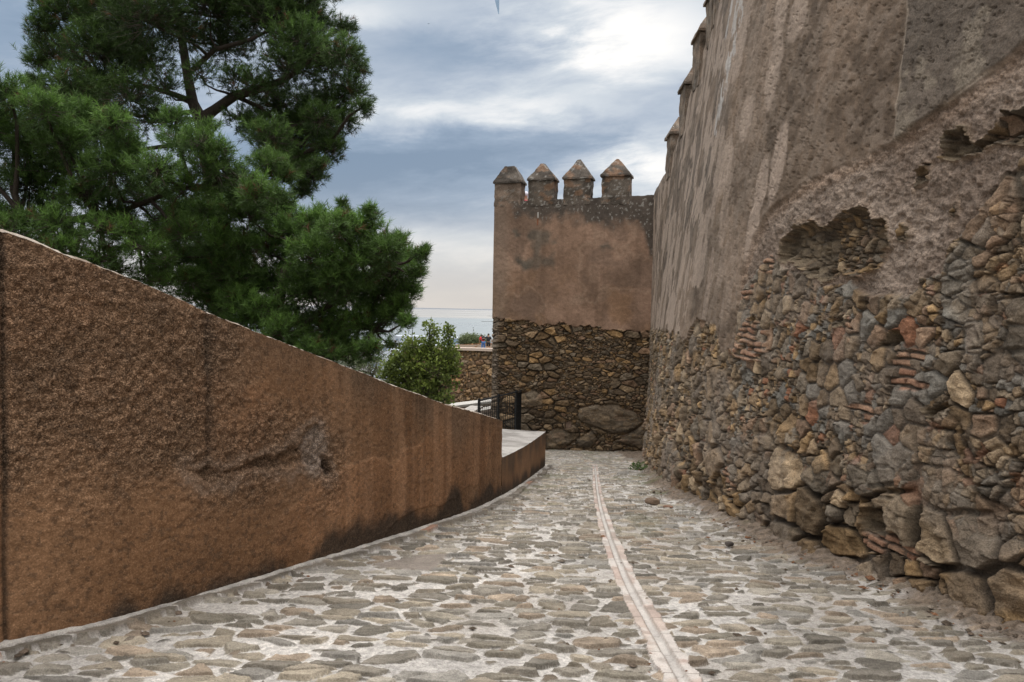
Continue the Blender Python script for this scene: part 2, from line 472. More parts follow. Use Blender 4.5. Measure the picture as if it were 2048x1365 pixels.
# ------------------------------------------------------------------ terrain and sea
def build_land():
    xs = np.concatenate([np.linspace(-4000, -900, 10), np.linspace(-850, -110, 60), np.linspace(-100, 100, 50), np.linspace(120, 600, 30), np.linspace(650, 4000, 10)])
    ys = np.concatenate([np.linspace(-4000, -60, 14), np.linspace(-50, 160, 70), np.geomspace(170, 2350, 110)])
    x, y = np.meshgrid(xs, ys, indexing='ij')
    rr = np.hypot(x - 6, y - 2)
    z = -5.2 - .34 * np.maximum(rr - 30, 0)
    z = np.maximum(z, -127.5 + 3 * fbm(x / 90, y / 90, 3))
    z += np.clip((rr - 24) / 30, 0, 1) * 1.6 * (fbm(x / 9, y / 9, 11) - .5)
    c = lerp((.10, .085, .05), (.06, .075, .03), sstep(.35, .6, fbm(x / 6, y / 6, 5)))
    town = lerp(np.array((.055, .065, .04)), (.26, .25, .25), sstep(.42, .6, fbm(x / 70, y / 110, 6, 4))); c = lerp(c, town, sstep(300, 420, rr))
    o = grid_mesh('ground', np.stack([x, y, z], -1), M_COPING, None, np.concatenate([c, np.ones(c.shape[:2] + (1,))], -1)); tag(o, kind='structure')
    m, n, b, _ = new_mat('sea_water')
    tc = n.n('ShaderNodeTexCoord'); mp = n.n('ShaderNodeMapping'); mp.inputs['Scale'].default_value = (.00010, .00042, 1); n.set(mp.inputs[0], tc.outputs['Object'])
    na = n.noise(mp.outputs[0], 1.0, 6, .5)
    vl = n.n('ShaderNodeVectorMath', operation='LENGTH'); n.set(vl.inputs[0], tc.outputs['Object'])
    dist = n.m('ADD', n.m('DIVIDE', n.m('LOGARITHM', vl.outputs['Value'], 10), 5.0), n.m('MULTIPLY', n.m('SUBTRACT', na, .5), .035))     # 1 km = .6, 10 km = .8, 100 km = 1
    n.set(b.inputs['Base Color'], n.ramp(dist, [(.66, (.19, .215, .225)), (.785, (.215, .24, .245)), (.80, (.29, .275, .25)), (.925, (.28, .265, .245)), (.94, (.10, .11, .13))]))  # cream far band puts the low sky's reflection into the water colour
    n.set(b.inputs['Roughness'], n.m('ADD', .12, n.m('MULTIPLY', na, .35))); b.inputs['IOR'].default_value = 1.33
    mp2 = n.n('ShaderNodeMapping'); mp2.inputs['Scale'].default_value = (.02, .05, .02); n.set(mp2.inputs[0], tc.outputs['Object'])
    bp = n.n('ShaderNodeBump'); bp.inputs['Strength'].default_value = .22; bp.inputs['Distance'].default_value = 6
    n.set(bp.inputs['Height'], n.noise(mp2.outputs[0], 1.0, 5, .6)); n.set(b.inputs['Normal'], bp.outputs[0])
    a = np.linspace(0, 2 * math.pi, 97); r = np.array([1., 2000, 3500, 7000, 15000, 40000, 90000])
    rr, aa = np.meshgrid(r, a, indexing='ij')
    o = grid_mesh('sea', np.stack([rr * np.sin(aa), rr * np.cos(aa), np.full(rr.shape, -129.0)], -1), m, flip=True); tag(o, kind='structure')


build_land()


# ------------------------------------------------------------------ the cobbled ramp
def build_ramp():
    # rows follow the slope downhill, columns run from wall to wall
    yb = np.linspace(0, 1, 1850)
    inv = 1 / 2.9 + (1 / 23.5 - 1 / 2.9) * yb ** 1.15
    d = np.concatenate([np.linspace(-5, 2.8, 24), 1 / inv])
    xl = np.where(d < 13.8, LEFT.x_at_y(d), LEFT.x_at_y(13.8) - 3.2 * sstep(13.8, 16, d)) - .22
    xr = RIGHT.x_at_y(d) + .45
    t = np.linspace(0, 1, 700)
    x = xl[:, None] + (xr - xl)[:, None] * t; y = np.repeat(d[:, None], len(t), 1)
    z = gz(y) + .05 * (fbm(x / 1.3, y / 1.3, 21, 3) - .5)
    dl = np.where(y < 13.8, (x - LEFT.x_at_y(y)) * .80, 9); dr = (RIGHT.x_at_y(y) - x) * .95
    # stones: flat slate set across the slope
    wx = .55 * (fbm(x * 4.5, y * 5, 31, 2) - .5); wy = .55 * (fbm(x * 4.5, y * 5, 37, 2) - .5)
    i, j, e, ox, oy = worley(x / .22 + wx, y / .106 + wy, 41, 1.0)
    rag = .24 * (fbm(x * 10, y * 16, 43, 3) - .5)
    th = .070 + .20 * _h(i, j, 47) ** 1.5 - rag * .9
    missing = _h(i, j, 49) < .10
    ins = np.where(missing, 0, sstep(-.012, .05, e - th)); insc = np.where(missing, 0, sstep(-.045, -.003, e - th))
    i2, j2, e2, _, _ = worley(x / .13 + wx * 2, y / .085 + wy * 2, 53, .9)
    small = (1 - ins) * sstep(0, .08, e2 - .2 - .15 * _h(i2, j2, 55)) * (_h(i2, j2, 57) < .22)
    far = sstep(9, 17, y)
    hs = .009 + .018 * _h(i, j, 59) ** 2 + ox * (.025 * (_h(i, j, 61) - .5)) + oy * (.040 * (_h(i, j, 63) - .65)) + .007 * (fbm(x * 14, y * 22, 65, 4) - .5)
    lay = .0025 * (np.floor(fbm(x * 9, y * 13, 69, 3) * 8) % 2)
    z += ins * (np.maximum(hs, .004) + lay) + small * .010 + .010 * (fbm(x * 22, y * 22, 67, 3) - .5) * (1 - ins)
    SP = np.array([(.160, .134, .100), (.145, .128, .098), (.185, .155, .112), (.125, .112, .094), (.155, .142, .120), (.142, .138, .130), (.180, .130, .088), (.112, .100, .082)])
    SP = SP * .5 + SP.mean(1, keepdims=True) * np.array((1.12, 1.0, .84)) * .5
    cs = 1.55 * pick(i, j, 71, SP) * (.62 + .8 * fbm(x * 9, y * 14, 73, 4))[..., None]
    cm = np.array((.435, .41, .385)) * (.72 + .5 * fbm(x * 1.7, y * 1.7, 75, 4))[..., None]
    cm = cm * (.62 + .50 * vnoise(x * 60, y * 60, 77) + .35 * fbm(x * 16, y * 16, 78, 3))[..., None]
    grime = sstep(.50, .74, fbm(x / 1.1, y / 1.6, 79, 4)) * .45
    cm = lerp(cm, (.27, .235, .20), grime)
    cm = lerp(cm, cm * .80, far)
    col = lerp(cm, cs, insc); col = lerp(col, pick(i2, j2, 81, SP), small)
    # litter and soil at the foot of the right wall, thin moss patches
    soil = sstep(.0, .20, .27 + .45 * (fbm(x * 2.2, y * 2.2, 83, 5) - .5) + .55 * sstep(15, 21, y) - dr)
    col = lerp(col, np.array((.145, .108, .080)) * (.35 + 1.3 * fbm(x * 25, y * 25, 85, 4))[..., None], soil * .9)
    z = z * 1 + soil * (.0 + .045 * fbm(x * 12, y * 12, 87, 5) + .05 * sstep(.2, -.05, dr))
    moss = sstep(.66, .76, fbm(x * 1.5, y * 1.5, 89, 4)) * sstep(6, 9, y) * .5
    col = lerp(col, (.10, .105, .05), moss)
    # mortar ledge with a slate edge along the left wall
    wob = .11 * (fbm(x * 2.6, y * 2.6, 91, 4) - .5)
    led = sstep(.052, .042, dl + wob); ed = sstep(.115, .105, dl + wob * 1.4) * (1 - led)
    zl = gz(y)
    z = z * (1 - led) + led * (zl + 0.045 + .012 * fbm(x * 14, y * 14, 93, 3)); z = z * (1 - ed) + ed * (zl + .018 + .012 * fbm(x * 12, y * 12, 95, 3))
    col = lerp(col, np.array((.43, .40, .37)) * (.5 + 1.0 * fbm(x * 9, y * 9, 96, 4))[..., None], led)
    kid = np.floor(LEFT.s_at_y(y) / .34 + .3 * vnoise(y, y * 0, 98)); kf = LEFT.s_at_y(y) / .34 + .3 * vnoise(y, y * 0, 98) - kid; ek = _h(kid, kid * 0, 97)
    z += ed * .03 * _h(kid, kid * 0 + 1, 97); col = lerp(col, np.where(ek[..., None] > .93, (.27, .15, .10), np.array((.14, .118, .095))) * (.6 + .7 * ek[..., None]), ed * .9 * np.where((kf < .06) | (ek < .12), .15, 1))
    # the patched slab by the left wall
    sl = polysdf(x, y, [ground_px(*p) for p in ((735, 1133), (850, 1112), (905, 1108), (880, 1140), (860, 1148), (760, 1142))])
    k = sstep(0, .05, sl); z = z * (1 - k) + k * (gz(y) + .018)
    col = lerp(col, np.array((.215, .185, .16)) * (.8 + .4 * fbm(x * 6, y * 6, 99, 3))[..., None], k)
    # the drain line
    gp = np.array([ground_px(*p) for p in ((1372, 1364), (1290, 1245), (1235, 1125), (1203, 1030), (1194, 980), (1190, 935))])
    gy = np.concatenate([[-5], gp[:, 1], [24]]); gx = np.concatenate([[.9], gp[:, 0], [2.6]])
    gc = np.interp(y, gy, gx)
    for q in (-.9, -.45, .45, .9): gc = gc + np.interp(y + q, gy, gx)
    gc /= 5
    wv = np.abs(x - gc - .008 * (fbm(y * 6, x * 6, 101, 3) - .5)); brk = vnoise(x * 9, y * 9, 102)
    gwid = np.interp(y, [3, 4.2, 9, 14.5], [.100, .092, .062, .045]); wv = wv * .092 / gwid; gut = wv < .092 + .03 * (brk - .5)
    groove = sstep(.028, .020, wv)
    bj = np.floor(y / .29); jf = np.abs(y / .29 - bj - .5)
    joint = sstep(.475, .49, jf)
    cb = lerp(np.array((.40, .305, .265)), np.array((.44, .37, .325)), _h(bj, np.sign(x - gc), 103)) * (.75 + .45 * fbm(x * 10, y * 10, 105, 4))[..., None]
    cb = lerp(cb, (.52, .49, .46), sstep(.5, .62, fbm(x * 4, y * 4, 106, 4)) * .75)
    cb = lerp(cb, (.24, .20, .17), .6 * sstep(.52, .68, fbm(x * 6, y * 6, 108, 4))); cb = lerp(cb, (.20, .17, .145), np.maximum(joint, np.exp(-((wv - .030) / .007) ** 2)) * .65); cb = lerp(cb, np.array((.42, .39, .365)) * (.8 + .4 * fbm(x * 9, y * 5, 109, 3))[..., None], groove)
    zg_ = gz(y) + .012 - .022 * groove - .006 * joint + .006 * (fbm(x * 20, y * 20, 107, 3) - .5)
    fade = sstep(15.5, 14, y)
    g = gut * (fade > .5)
    z = np.where(g, zg_, z); col = np.where(g[..., None], cb, col)
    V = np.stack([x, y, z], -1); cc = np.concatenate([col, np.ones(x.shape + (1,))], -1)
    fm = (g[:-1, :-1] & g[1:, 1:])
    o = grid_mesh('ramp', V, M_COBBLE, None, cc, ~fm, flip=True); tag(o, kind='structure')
    o = grid_mesh('gutter', V, M_GUTTER, None, cc, fm, flip=True); tag(o, kind='structure')


build_ramp()


# ------------------------------------------------------------------ rubble pattern shared by the walls
def rubble(s, z, size, seed, depth=.07, flat=.55, mdark=1.0):
    """height and colour of mixed rubble; size (array or number) is the width of a large stone"""
    wx = .17 * (fbm(s * 5, z * 5, seed + 1, 3) - .5); wy = .17 * (fbm(s * 5, z * 5, seed + 2, 3) - .5)
    i, j, e, ox, oy = worley(s / size + wx, z / (size * flat) + wy, seed + 3, .92)
    q = .36
    i2, j2, e2, px, py = worley(s / (size * q) + wx * 2, z / (size * q * (flat + .1)) + wy * 2, seed + 4, .92)
    big = _h(i, j, seed + 5) > .42
    e = np.where(big, e - .02 - .05 * _h(i, j, seed + 11), np.minimum(e2, 9) * .8 - .02)
    a = np.where(big, i, i2 + 5000); b = np.where(big, j, j2 + 9000)
    ox = np.where(big, ox, px); oy = np.where(big, oy, py)
    prof = sstep(-.005, .06, e) * .92 + .08 * sstep(.0, .3, e)
    h = depth * prof * (.45 + .75 * _h(a, b, seed + 6)) * np.where(big, 1, .75)
    h += prof * depth * (ox * .9 * (_h(a, b, seed + 7) - .5) + oy * .9 * (_h(a, b, seed + 8) - .5))
    fi, fj, fe, fx, fy = worley(s / (size * .42), z / (size * .36), seed + 17, 1.0); fac = fx * (_h(fi, fj, seed + 18) - .5) + fy * (_h(fi, fj, seed + 19) - .5)
    rg = .62 * (fbm(s * 13, z * 14, seed + 9, 5) - .5) + .95 * fac
    lay = np.abs(((z + .25 * s * (_h(a, b, seed + 14) - .5)) * (26 + 22 * _h(a, b, seed + 15)) + 3 * rg) % 1 - .5)
    h += depth * prof * (.80 * rg + .06 * lay)
    c = pick(a, b, seed + 10) * (.80 + .45 * _h(a, b, seed + 21))[..., None] * (.55 + 1.05 * fbm(s * 9, z * 12, seed + 12, 4))[..., None]
    mort = np.array((.125, .098, .073)) * (.55 + .7 * fbm(s * 14, z * 14, seed + 13, 3))[..., None]
    c = lerp(mort * mdark, c, sstep(.0, .06, e))  # mdark puts extra shade of the gaps into the mortar colour
    return h, c, e, a, b


# ------------------------------------------------------------------ right fortress wall
def build_right():
    root = thing('fortress_wall', (3.9, 8, float(gz(8))), 'tall weathered fortress wall, plaster flaking off its rubble stone base, along the ramp', 'wall')
    sy = RIGHT.s_at_y
    d = np.concatenate([np.linspace(-5, 3.3, 40), 1 / np.linspace(1 / 3.4, 1 / 12., 520)])
    d = np.concatenate([d, np.linspace(12.05, 21.34, 150)])
    zb = gz(d) - .25; zt = rtop(d)
    zv = np.minimum(zt, EYE + .47 * np.maximum(d, 2) + .25)         # denser rows over the height one sees from the path
    v = np.concatenate([np.linspace(0, 1, 720), 1 + np.linspace(0, 1, 61)[1:]])
    z = np.where(v[None] <= 1, zb[:, None] + (zv - zb)[:, None] * v[None], zv[:, None] + (zt - zv)[:, None] * (v[None] - 1))
    dd = np.repeat(d[:, None], len(v), 1); s = sy(dd)
    x0 = wallx(dd, z)
    # --- zones in wall coordinates
    far_s = 60.0
    stone = polysdf(s, z, RP((1200, 655), (1300, 655), (1335, 662), (1375, 672), (1390, 640), (1430, 648), (1440, 700), (1465, 700), (1478, 600), (1500, 545), (1545, 520), (1560, 545), (1620, 560), (1700, 560), (1745, 585), (1830, 590), (1845, 560), (1890, 560), (1905, 500), (1935, 450), (1965, 400), (2010, 345), (2048, 300), (2300, 180)) + [(0, 3.5), (0, -4)] + [(hit_right(1200, 655)[0] + 1, -6)])
    rs = .26 * (fbm(s * 2.5, z * 2.5, 201, 5) - .5) + .07 * (fbm(s * 12, z * 12, 203, 3) - .5)
    sm = sstep(-.02, .02, stone + rs)
    band = polysdf(s, z, RP((1470, 680), (1480, 560), (1505, 480), (1530, 430), (1600, 370), (1700, 325), (1785, 285), (1850, 240), (1950, 170), (2048, 95), (2300, -80)) + [(0, 4.6), (0, -4)] + RP((1600, 1100)))
    bm = sstep(-.03, .03, band + .10 * (fbm(s * 3, z * 3, 205, 4) - .5))
    dark = polysdf(s, z, RP((1822, -10), (1805, 130), (1790, 285), (1900, 200), (2048, 90), (2300, -90)) + [(0, 5), (0, 9)] + RP((1822, -200)))
    dkd = dark + .05 * (fbm(s * 4, z * 4, 207, 3) - .5); dk = sstep(-.012, .018, dkd)
    holes = 0 * s
    rim = 9 + 0 * s
    rr = .17 * (fbm(s * 4, z * 4, 209, 5) - .5) + .03 * (fbm(s * 15, z * 15, 211, 3) - .5)
    for poly, dp in (
            (((1555, 525), (1558, 480), (1588, 452), (1625, 428), (1655, 446), (1668, 435), (1690, 408), (1722, 392), (1745, 432), (1768, 428), (1776, 480), (1762, 545), (1700, 565), (1620, 560)), .15),
            (((1878, 315), (1886, 268), (1930, 250), (1945, 275), (1975, 250), (2003, 198), (2022, 205), (2060, 200), (2200, 160), (2200, 280), (2048, 292), (1990, 300), (1920, 325)), .16),
            (((1820, 385), (1832, 345), (1850, 330), (1848, 360), (1835, 372)), .08), (((1893, 425), (1907, 390), (1911, 420), (1900, 445)), .08),
            (((1755, 695), (1790, 670), (1810, 680), (1790, 705)), .16), (((1840, 820), (1900, 800), (1905, 815), (1860, 835)), .12),
            (((1740, 1020), (1780, 1010), (1800, 1055), (1770, 1080), (1735, 1060)), .16), (((1660, 640), (1690, 630), (1700, 650), (1670, 655)), .05), (((1790, 480), (1800, 440), (1815, 470), (1805, 490)), .06),
            (((1500, 640), (1505, 625), (1515, 640), (1508, 655)), .06)):
        p = polysdf(s, z, RP(*poly)) + rr
        m = sstep(0, .05, p) * dp * 1.15 * (.62 + .38 * sstep(0, .12, p)); holes = np.maximum(holes, m); rim = np.minimum(rim, np.abs(p))
    hm = sstep(.0, .03, holes)
    # --- stonework: slate chips high up, big blocks low and near
    near = sstep(10.5, 6.0, dd)
    low = sstep(.2, -.5, z - .25 * 0)
    size = .30 + 0 * s
    h1, c1, e1, a1, b1 = rubble(s, z, size * .9, 301, .085, .95, .75)
    h2, c2, e2, a2, b2 = rubble(s + 3.3, z + .7, .45 + 0 * s, 331, .13, .74, .5)
    h3, c3, e3, a3, b3 = rubble(s, z, .17 + 0 * s, 361, .055, 1.15, .75)
    bigz = sstep(.47, .53, fbm(s * .9, z * .9, 391, 3) + .32 * near - .27 + .12 * low)
    chip = sstep(.0, .25, z - .05 + .3 * (fbm(s, z, 393, 3) - .5)) * sstep(9.5, 8, dd) * (1 - bigz * .5)
    h = h1 * (1 - bigz) + h2 * bigz; c = lerp(c1, c2, bigz)
    h = h * (1 - chip) + (h3 + .02) * chip; c = lerp(c, c3 * 1.05, chip)
    slate = chip * (_h(a3, b3, 395) < .25); c = lerp(c, np.array((.195, .178, .152)) * (.8 + .5 * _h(a3, b3, 396))[..., None], slate)
    red = (_h(a1, b1, 397) < .018) * (1 - bigz) * (1 - chip) + (_h(a3, b3, 398) < .06) * chip
    c = lerp(c, np.array((.33, .155, .09)) * (.7 + .5 * fbm(s * 20, z * 20, 399, 3))[..., None], red * .9)
    # foot of the wall bulges out in outcrops
    foot = sstep(1.0, -.1, z - gz(dd)) * sstep(11, 6.5, dd)
    h += foot * .05 * (fbm(s * 1.3, z * 1.3, 401, 3) - .32)
    h += .12 * (fbm(s * .55, z * .7, 403, 3) - .5) * sm
    c = lerp(c, c * .72, foot * sstep(.45, .6, fbm(s * 1.6, z * 1.6, 405, 4)))
    mz = sstep(.52, .62, fbm(s * 1.2, z * 1.7, 409, 5)) * (1 - near * .4); c = lerp(c, np.array((.225, .185, .15)) * (.6 + .8 * fbm(s * 10, z * 10, 407, 4))[..., None], mz * .6); h = h * (1 - .45 * mz) + .045 * mz
    hst = h - .07
    cst = c
    # thin bricks let into the rubble
    brick = np.zeros(s.shape)
    for poly in (((1462, 700), (1475, 660), (1500, 632), (1524, 650), (1528, 715), (1500, 725), (1470, 718)), ((1778, 775), (1780, 722), (1830, 693), (1856, 700), (1866, 775), (1820, 782)),
                 ((1690, 812), (1750, 800), (1752, 826), (1738, 850), (1700, 824)), ((1728, 1085), (1735, 1060), (1800, 1065), (1832, 1095), (1850, 1118), (1800, 1120), (1740, 1112)),
                 ((1520, 545), (1530, 480), (1548, 470), (1545, 550)), ((1478, 600), (1488, 565), (1508, 560), (1505, 600)), ((1690, 645), (1700, 635), (1712, 660), (1705, 690)), ((1447, 940), (1455, 930), (1470, 965), (1460, 985))):
        brick = np.maximum(brick, sstep(-.01, .02, polysdf(s, z, RP(*poly)) + .07 * (fbm(s * 9, z * 9, 411, 3) - .5)))
    wob = 1.3 * fbm(s * 2.2, z * 2.2, 413, 3) + .35 * fbm(s * 9, z * 9, 414, 2); row = np.floor(z / .062 + wob); off = _h(row, row * 0, 415)
    bs = s / .19 + off + .4 * fbm(s * 5, z * 5, 416, 2); fr = z / .062 + wob - row; fs = bs - np.floor(bs)
    bprof = sstep(.08, .26, np.minimum(fr, 1 - fr)) * sstep(.02, .07, np.minimum(fs, 1 - fs))
    bid = _h(row, np.floor(bs), 417)
    hb = .045 * bprof * (.5 + bid) - .03 + .015 * (fbm(s * 20, z * 20, 418, 3) - .5)
    cb = lerp(np.array((.20, .165, .13)), lerp(np.array((.29, .150, .095)), (.40, .25, .165), (bid * 7) % 1), bprof) * (.75 + .5 * fbm(s * 22, z * 22, 419, 3))[..., None]
    brick *= (bid < .72)
    hst = hst * (1 - brick) + hb * brick; cst = lerp(cst, cb, brick)
    # --- rendered parts
    gr = fbm(s * 16, z * 16, 421, 4) - .5
    fz = sstep(8.2, 11.5, dd); vs = fbm(s * 2.1, z * .75, 431, 5); vs2 = fbm(s * 3.2 + 9, z * 1.8, 433, 5)
    cu = lerp(np.array((.152, .108, .076)), (.225, .160, .114), sstep(.3, .7, fbm(s * .9, z * .9, 435, 4)))
    stain = sstep(.40, .62, vs) * sstep(1.2, 3.6, z + .8 * vs2)
    cu = lerp(cu, (.088, .076, .066), stain * .42 * (.1 + .9 * fz)); mot = fbm(s * 7, z * 7, 434, 5); cu = lerp(cu, cu * .70, sstep(.5, .70, mot) * .7); mo2 = fbm(s * 1.7 + 3, z * 1.5, 436, 5); cu = lerp(cu, cu * .66, sstep(.5, .62, mo2) * .7); cu = lerp(cu, (.27, .215, .172), sstep(.52, .40, mot) * .30)
    pale = fz * sstep(.515, .55, vs2 + .14 * (fbm(s * 9, z * 5, 437, 4) - .5) + .05 * sstep(3.6, 1.2, z))
    cu = lerp(cu, np.array((.345, .268, .215)) * (.85 + .3 * fbm(s * 8, z * 3, 442, 3))[..., None], pale * .8)
    for cx, cy, rx, ry in ((1452, 330, 11, 52), (1492, 235, 11, 46), (1556, 325, 13, 75), (1546, 140, 13, 70), (1594, 30, 17, 45), (1522, 370, 11, 50), (1503, 470, 12, 60), (1566, 10, 12, 60), (1480, 80, 10, 70)):
        p0 = hit_right(cx, cy); p1 = hit_right(cx + rx, cy); p2 = hit_right(cx, cy + ry)
        q = np.sqrt(((s - p0[0]) / (abs(p1[0] - p0[0]) + .02)) ** 2 + ((z - p0[1]) / (abs(p2[1] - p0[1]) + .02)) ** 2)
        m = sstep(1.05, .8, q + .5 * (fbm(s * 5, z * 2.5, 439, 4) - .5))
        cu = lerp(cu, np.array((.335, .258, .205)) * (.8 + .4 * fbm(s * 14, z * 10, 440, 3))[..., None], m * .85)
    for cx, cy, rx, ry in ((1472, 50, 8, 62), (1452, 150, 5, 60), (1440, 205, 4, 45), (1462, 20, 4, 40)):
        p0 = hit_right(cx, cy); p1 = hit_right(cx + rx, cy); p2 = hit_right(cx, cy + ry)
        q = np.sqrt(((s - p0[0]) / (abs(p1[0] - p0[0]) + .01)) ** 2 + ((z - p0[1]) / (abs(p2[1] - p0[1]) + .02)) ** 2)
        m = sstep(1.0, .9, q + 1.7 * (fbm(s * 8, z * 3, 441, 4) - .5)); cu = lerp(cu, (.46, .43, .41), m * .75 * sstep(.42, .52, fbm(s * 9, z * 3.5, 446, 4)))
    cu = lerp(cu, np.array((.112, .092, .075)) * (.65 + .75 * fbm(s * 5, z * 5, 443, 4))[..., None], dk * .75)
    seam = np.exp(-((dkd + .012) / .010) ** 2) * (1 - bm); cu = lerp(cu, (.40, .33, .26), seam * .6); lich = sstep(.62, .70, fbm(s * 3.2, z * 3.2, 445, 4)) * dk; cu = lerp(cu, (.26, .215, .165), lich * .6)
    pit = sstep(.70, .76, fbm(s * 27, z * 27, 448, 3)); hu = (.020 * gr - .014 * pit) * (1 - .75 * fz) + .035 * (fbm(s * 1.6, z * 1.6, 447, 3) - .5) + .010 * dk
    cbn = lerp(np.array((.195, .146, .113)), (.275, .214, .170), sstep(.35, .7, fbm(s * 1.8, z * 1.8, 449, 4))) * (.72 + .55 * fbm(s * 26, z * 26, 451, 3))[..., None]
    edge = np.exp(-((band - .06) / .07) ** 2); cbn = lerp(cbn, (.36, .235, .155), edge * .55 * (fbm(s * 2, z * 2, 453, 3)))
    hbn = -.035 + .070 * gr + .025 * (fbm(s * 42, z * 42, 456, 3) - .5) + .06 * (fbm(s * 2.6, z * 2.6, 455, 4) - .5)
    hp = hu * (1 - bm) + hbn * bm; cp = lerp(cu, cbn, bm)
    # --- cavities: crumbling brown core
    ch = lerp(np.array((.115, .088, .062)), (.215, .165, .110), sstep(.3, .7, fbm(s * 7, z * 14, 457, 4)))
    hh, cch, _, _, _ = rubble(s + .05 * fbm(s * 6, z * 6, 459, 3), z + .05 * fbm(s * 6, z * 6, 460, 3), .13 + 0 * s, 461, .05, .80, .8); hh = hh + .05 * (fbm(s * 4, z * 4, 462, 4) - .5)
    ch = lerp(ch, cch * .8, sstep(.42, .6, fbm(s * 3.1, z * 3.1, 463, 3)))
    stonem = np.maximum(sm * (bm > .02), sm)
    H = hp * (1 - stonem) + hst * stonem; CC = lerp(cp, cst, stonem)
    H = H * (1 - hm) + (hh - holes) * hm + 0; CC = lerp(CC, ch, hm)
    CC = lerp(CC, np.array((.33, .24, .17)), np.exp(-(rim / .02) ** 2) * (1 - hm) * (1 - stonem) * .4)
    # stains drip from the top edge
    nx, ny = RIGHT.normal(s)
    V = np.stack([x0 + nx * H, dd + ny * H, z], -1)
    al = np.clip(.45 + .55 * np.maximum(stonem, np.maximum(bm, hm)) + .25 * dk, 0, 1)
    cc = np.concatenate([CC, al[..., None]], -1)
    isst = stonem > .5; ishole = (hm > .5) & ~isst; isbr = isst & (brick > .5) & ~(hm > .5)
    f = lambda m: m[:-1, :-1]
    grid_mesh('stonework', V, M_STONE, root, cc, f(isst & ~isbr))
    grid_mesh('brickwork', V, M_STONE, root, cc, f(isbr))['label'] = 'thin red bricks let into the rubble'
    grid_mesh('crumbled_core', V, M_STONE, root, cc, f(ishole))
    grid_mesh('plaster', V, M_PLASTER, root, cc, f(~isst & ~ishole))
    # top and back
    tx = V[:, -1, :]
    back = tx.copy(); back[:, 0] += 1.3; low_ = back.copy(); low_[:, 2] = -5.3
    b = np.stack([tx, tx * .5 + back * .5, back, low_], 1)
    cc2 = np.tile(np.array((.12, .10, .085, 1.)), b.shape[:2] + (1,))
    grid_mesh('wall_top', b, M_PLASTER, root, cc2)
    # end that looks back up the path
    # merlons along the top, following its slope
    far_edges = [float(np.interp(hit_right(px, py)[0], RIGHT.L, RIGHT.p[:, 1])) for px, py in ((1334, 342), (1361, 258), (1387, 165), (1412, 85))]
    step = far_edges[-2] - far_edges[-1]
    far_edges += [far_edges[-1] - step * k for k in range(1, 6)]
    for k, dy in enumerate(far_edges):
        zt0 = float(rtop(dy)); x = float(wallx(dy - .36, zt0)); wy = .72
        t0 = np.array([wallx(dy, zt0) - wallx(dy - wy, zt0), wy]); rz = math.atan2(-t0[0], t0[1])
        rise = max(0.0, float(rtop(dy - wy)) - zt0)
        make_merlon(root, (x + .20, dy - wy / 2, zt0 - .25), .46, wy, .85 + rise * .35, .46, rz, k + 20, (.20, .155, .12), (.17, .13, .10), .3)


def rough_grid(a, b, c, d, n, m):
    u = np.linspace(0, 1, n)[:, None, None]; v = np.linspace(0, 1, m)[None, :, None]
    a, b, c, d = [np.asarray(q, float) for q in (a, b, c, d)]
    return a * (1 - u) * (1 - v) + b * u * (1 - v) + c * u * v + d * (1 - u) * v


def jitter(V, amp, seed):
    x, y, z = V[..., 0], V[..., 1], V[..., 2]
    f = lambda k: fbm(x * 6 + z * 3.1, y * 6 + z * 4.7, seed + k, 4) - .5
    return V + amp * np.stack([f(0), f(7), f(13)], -1)


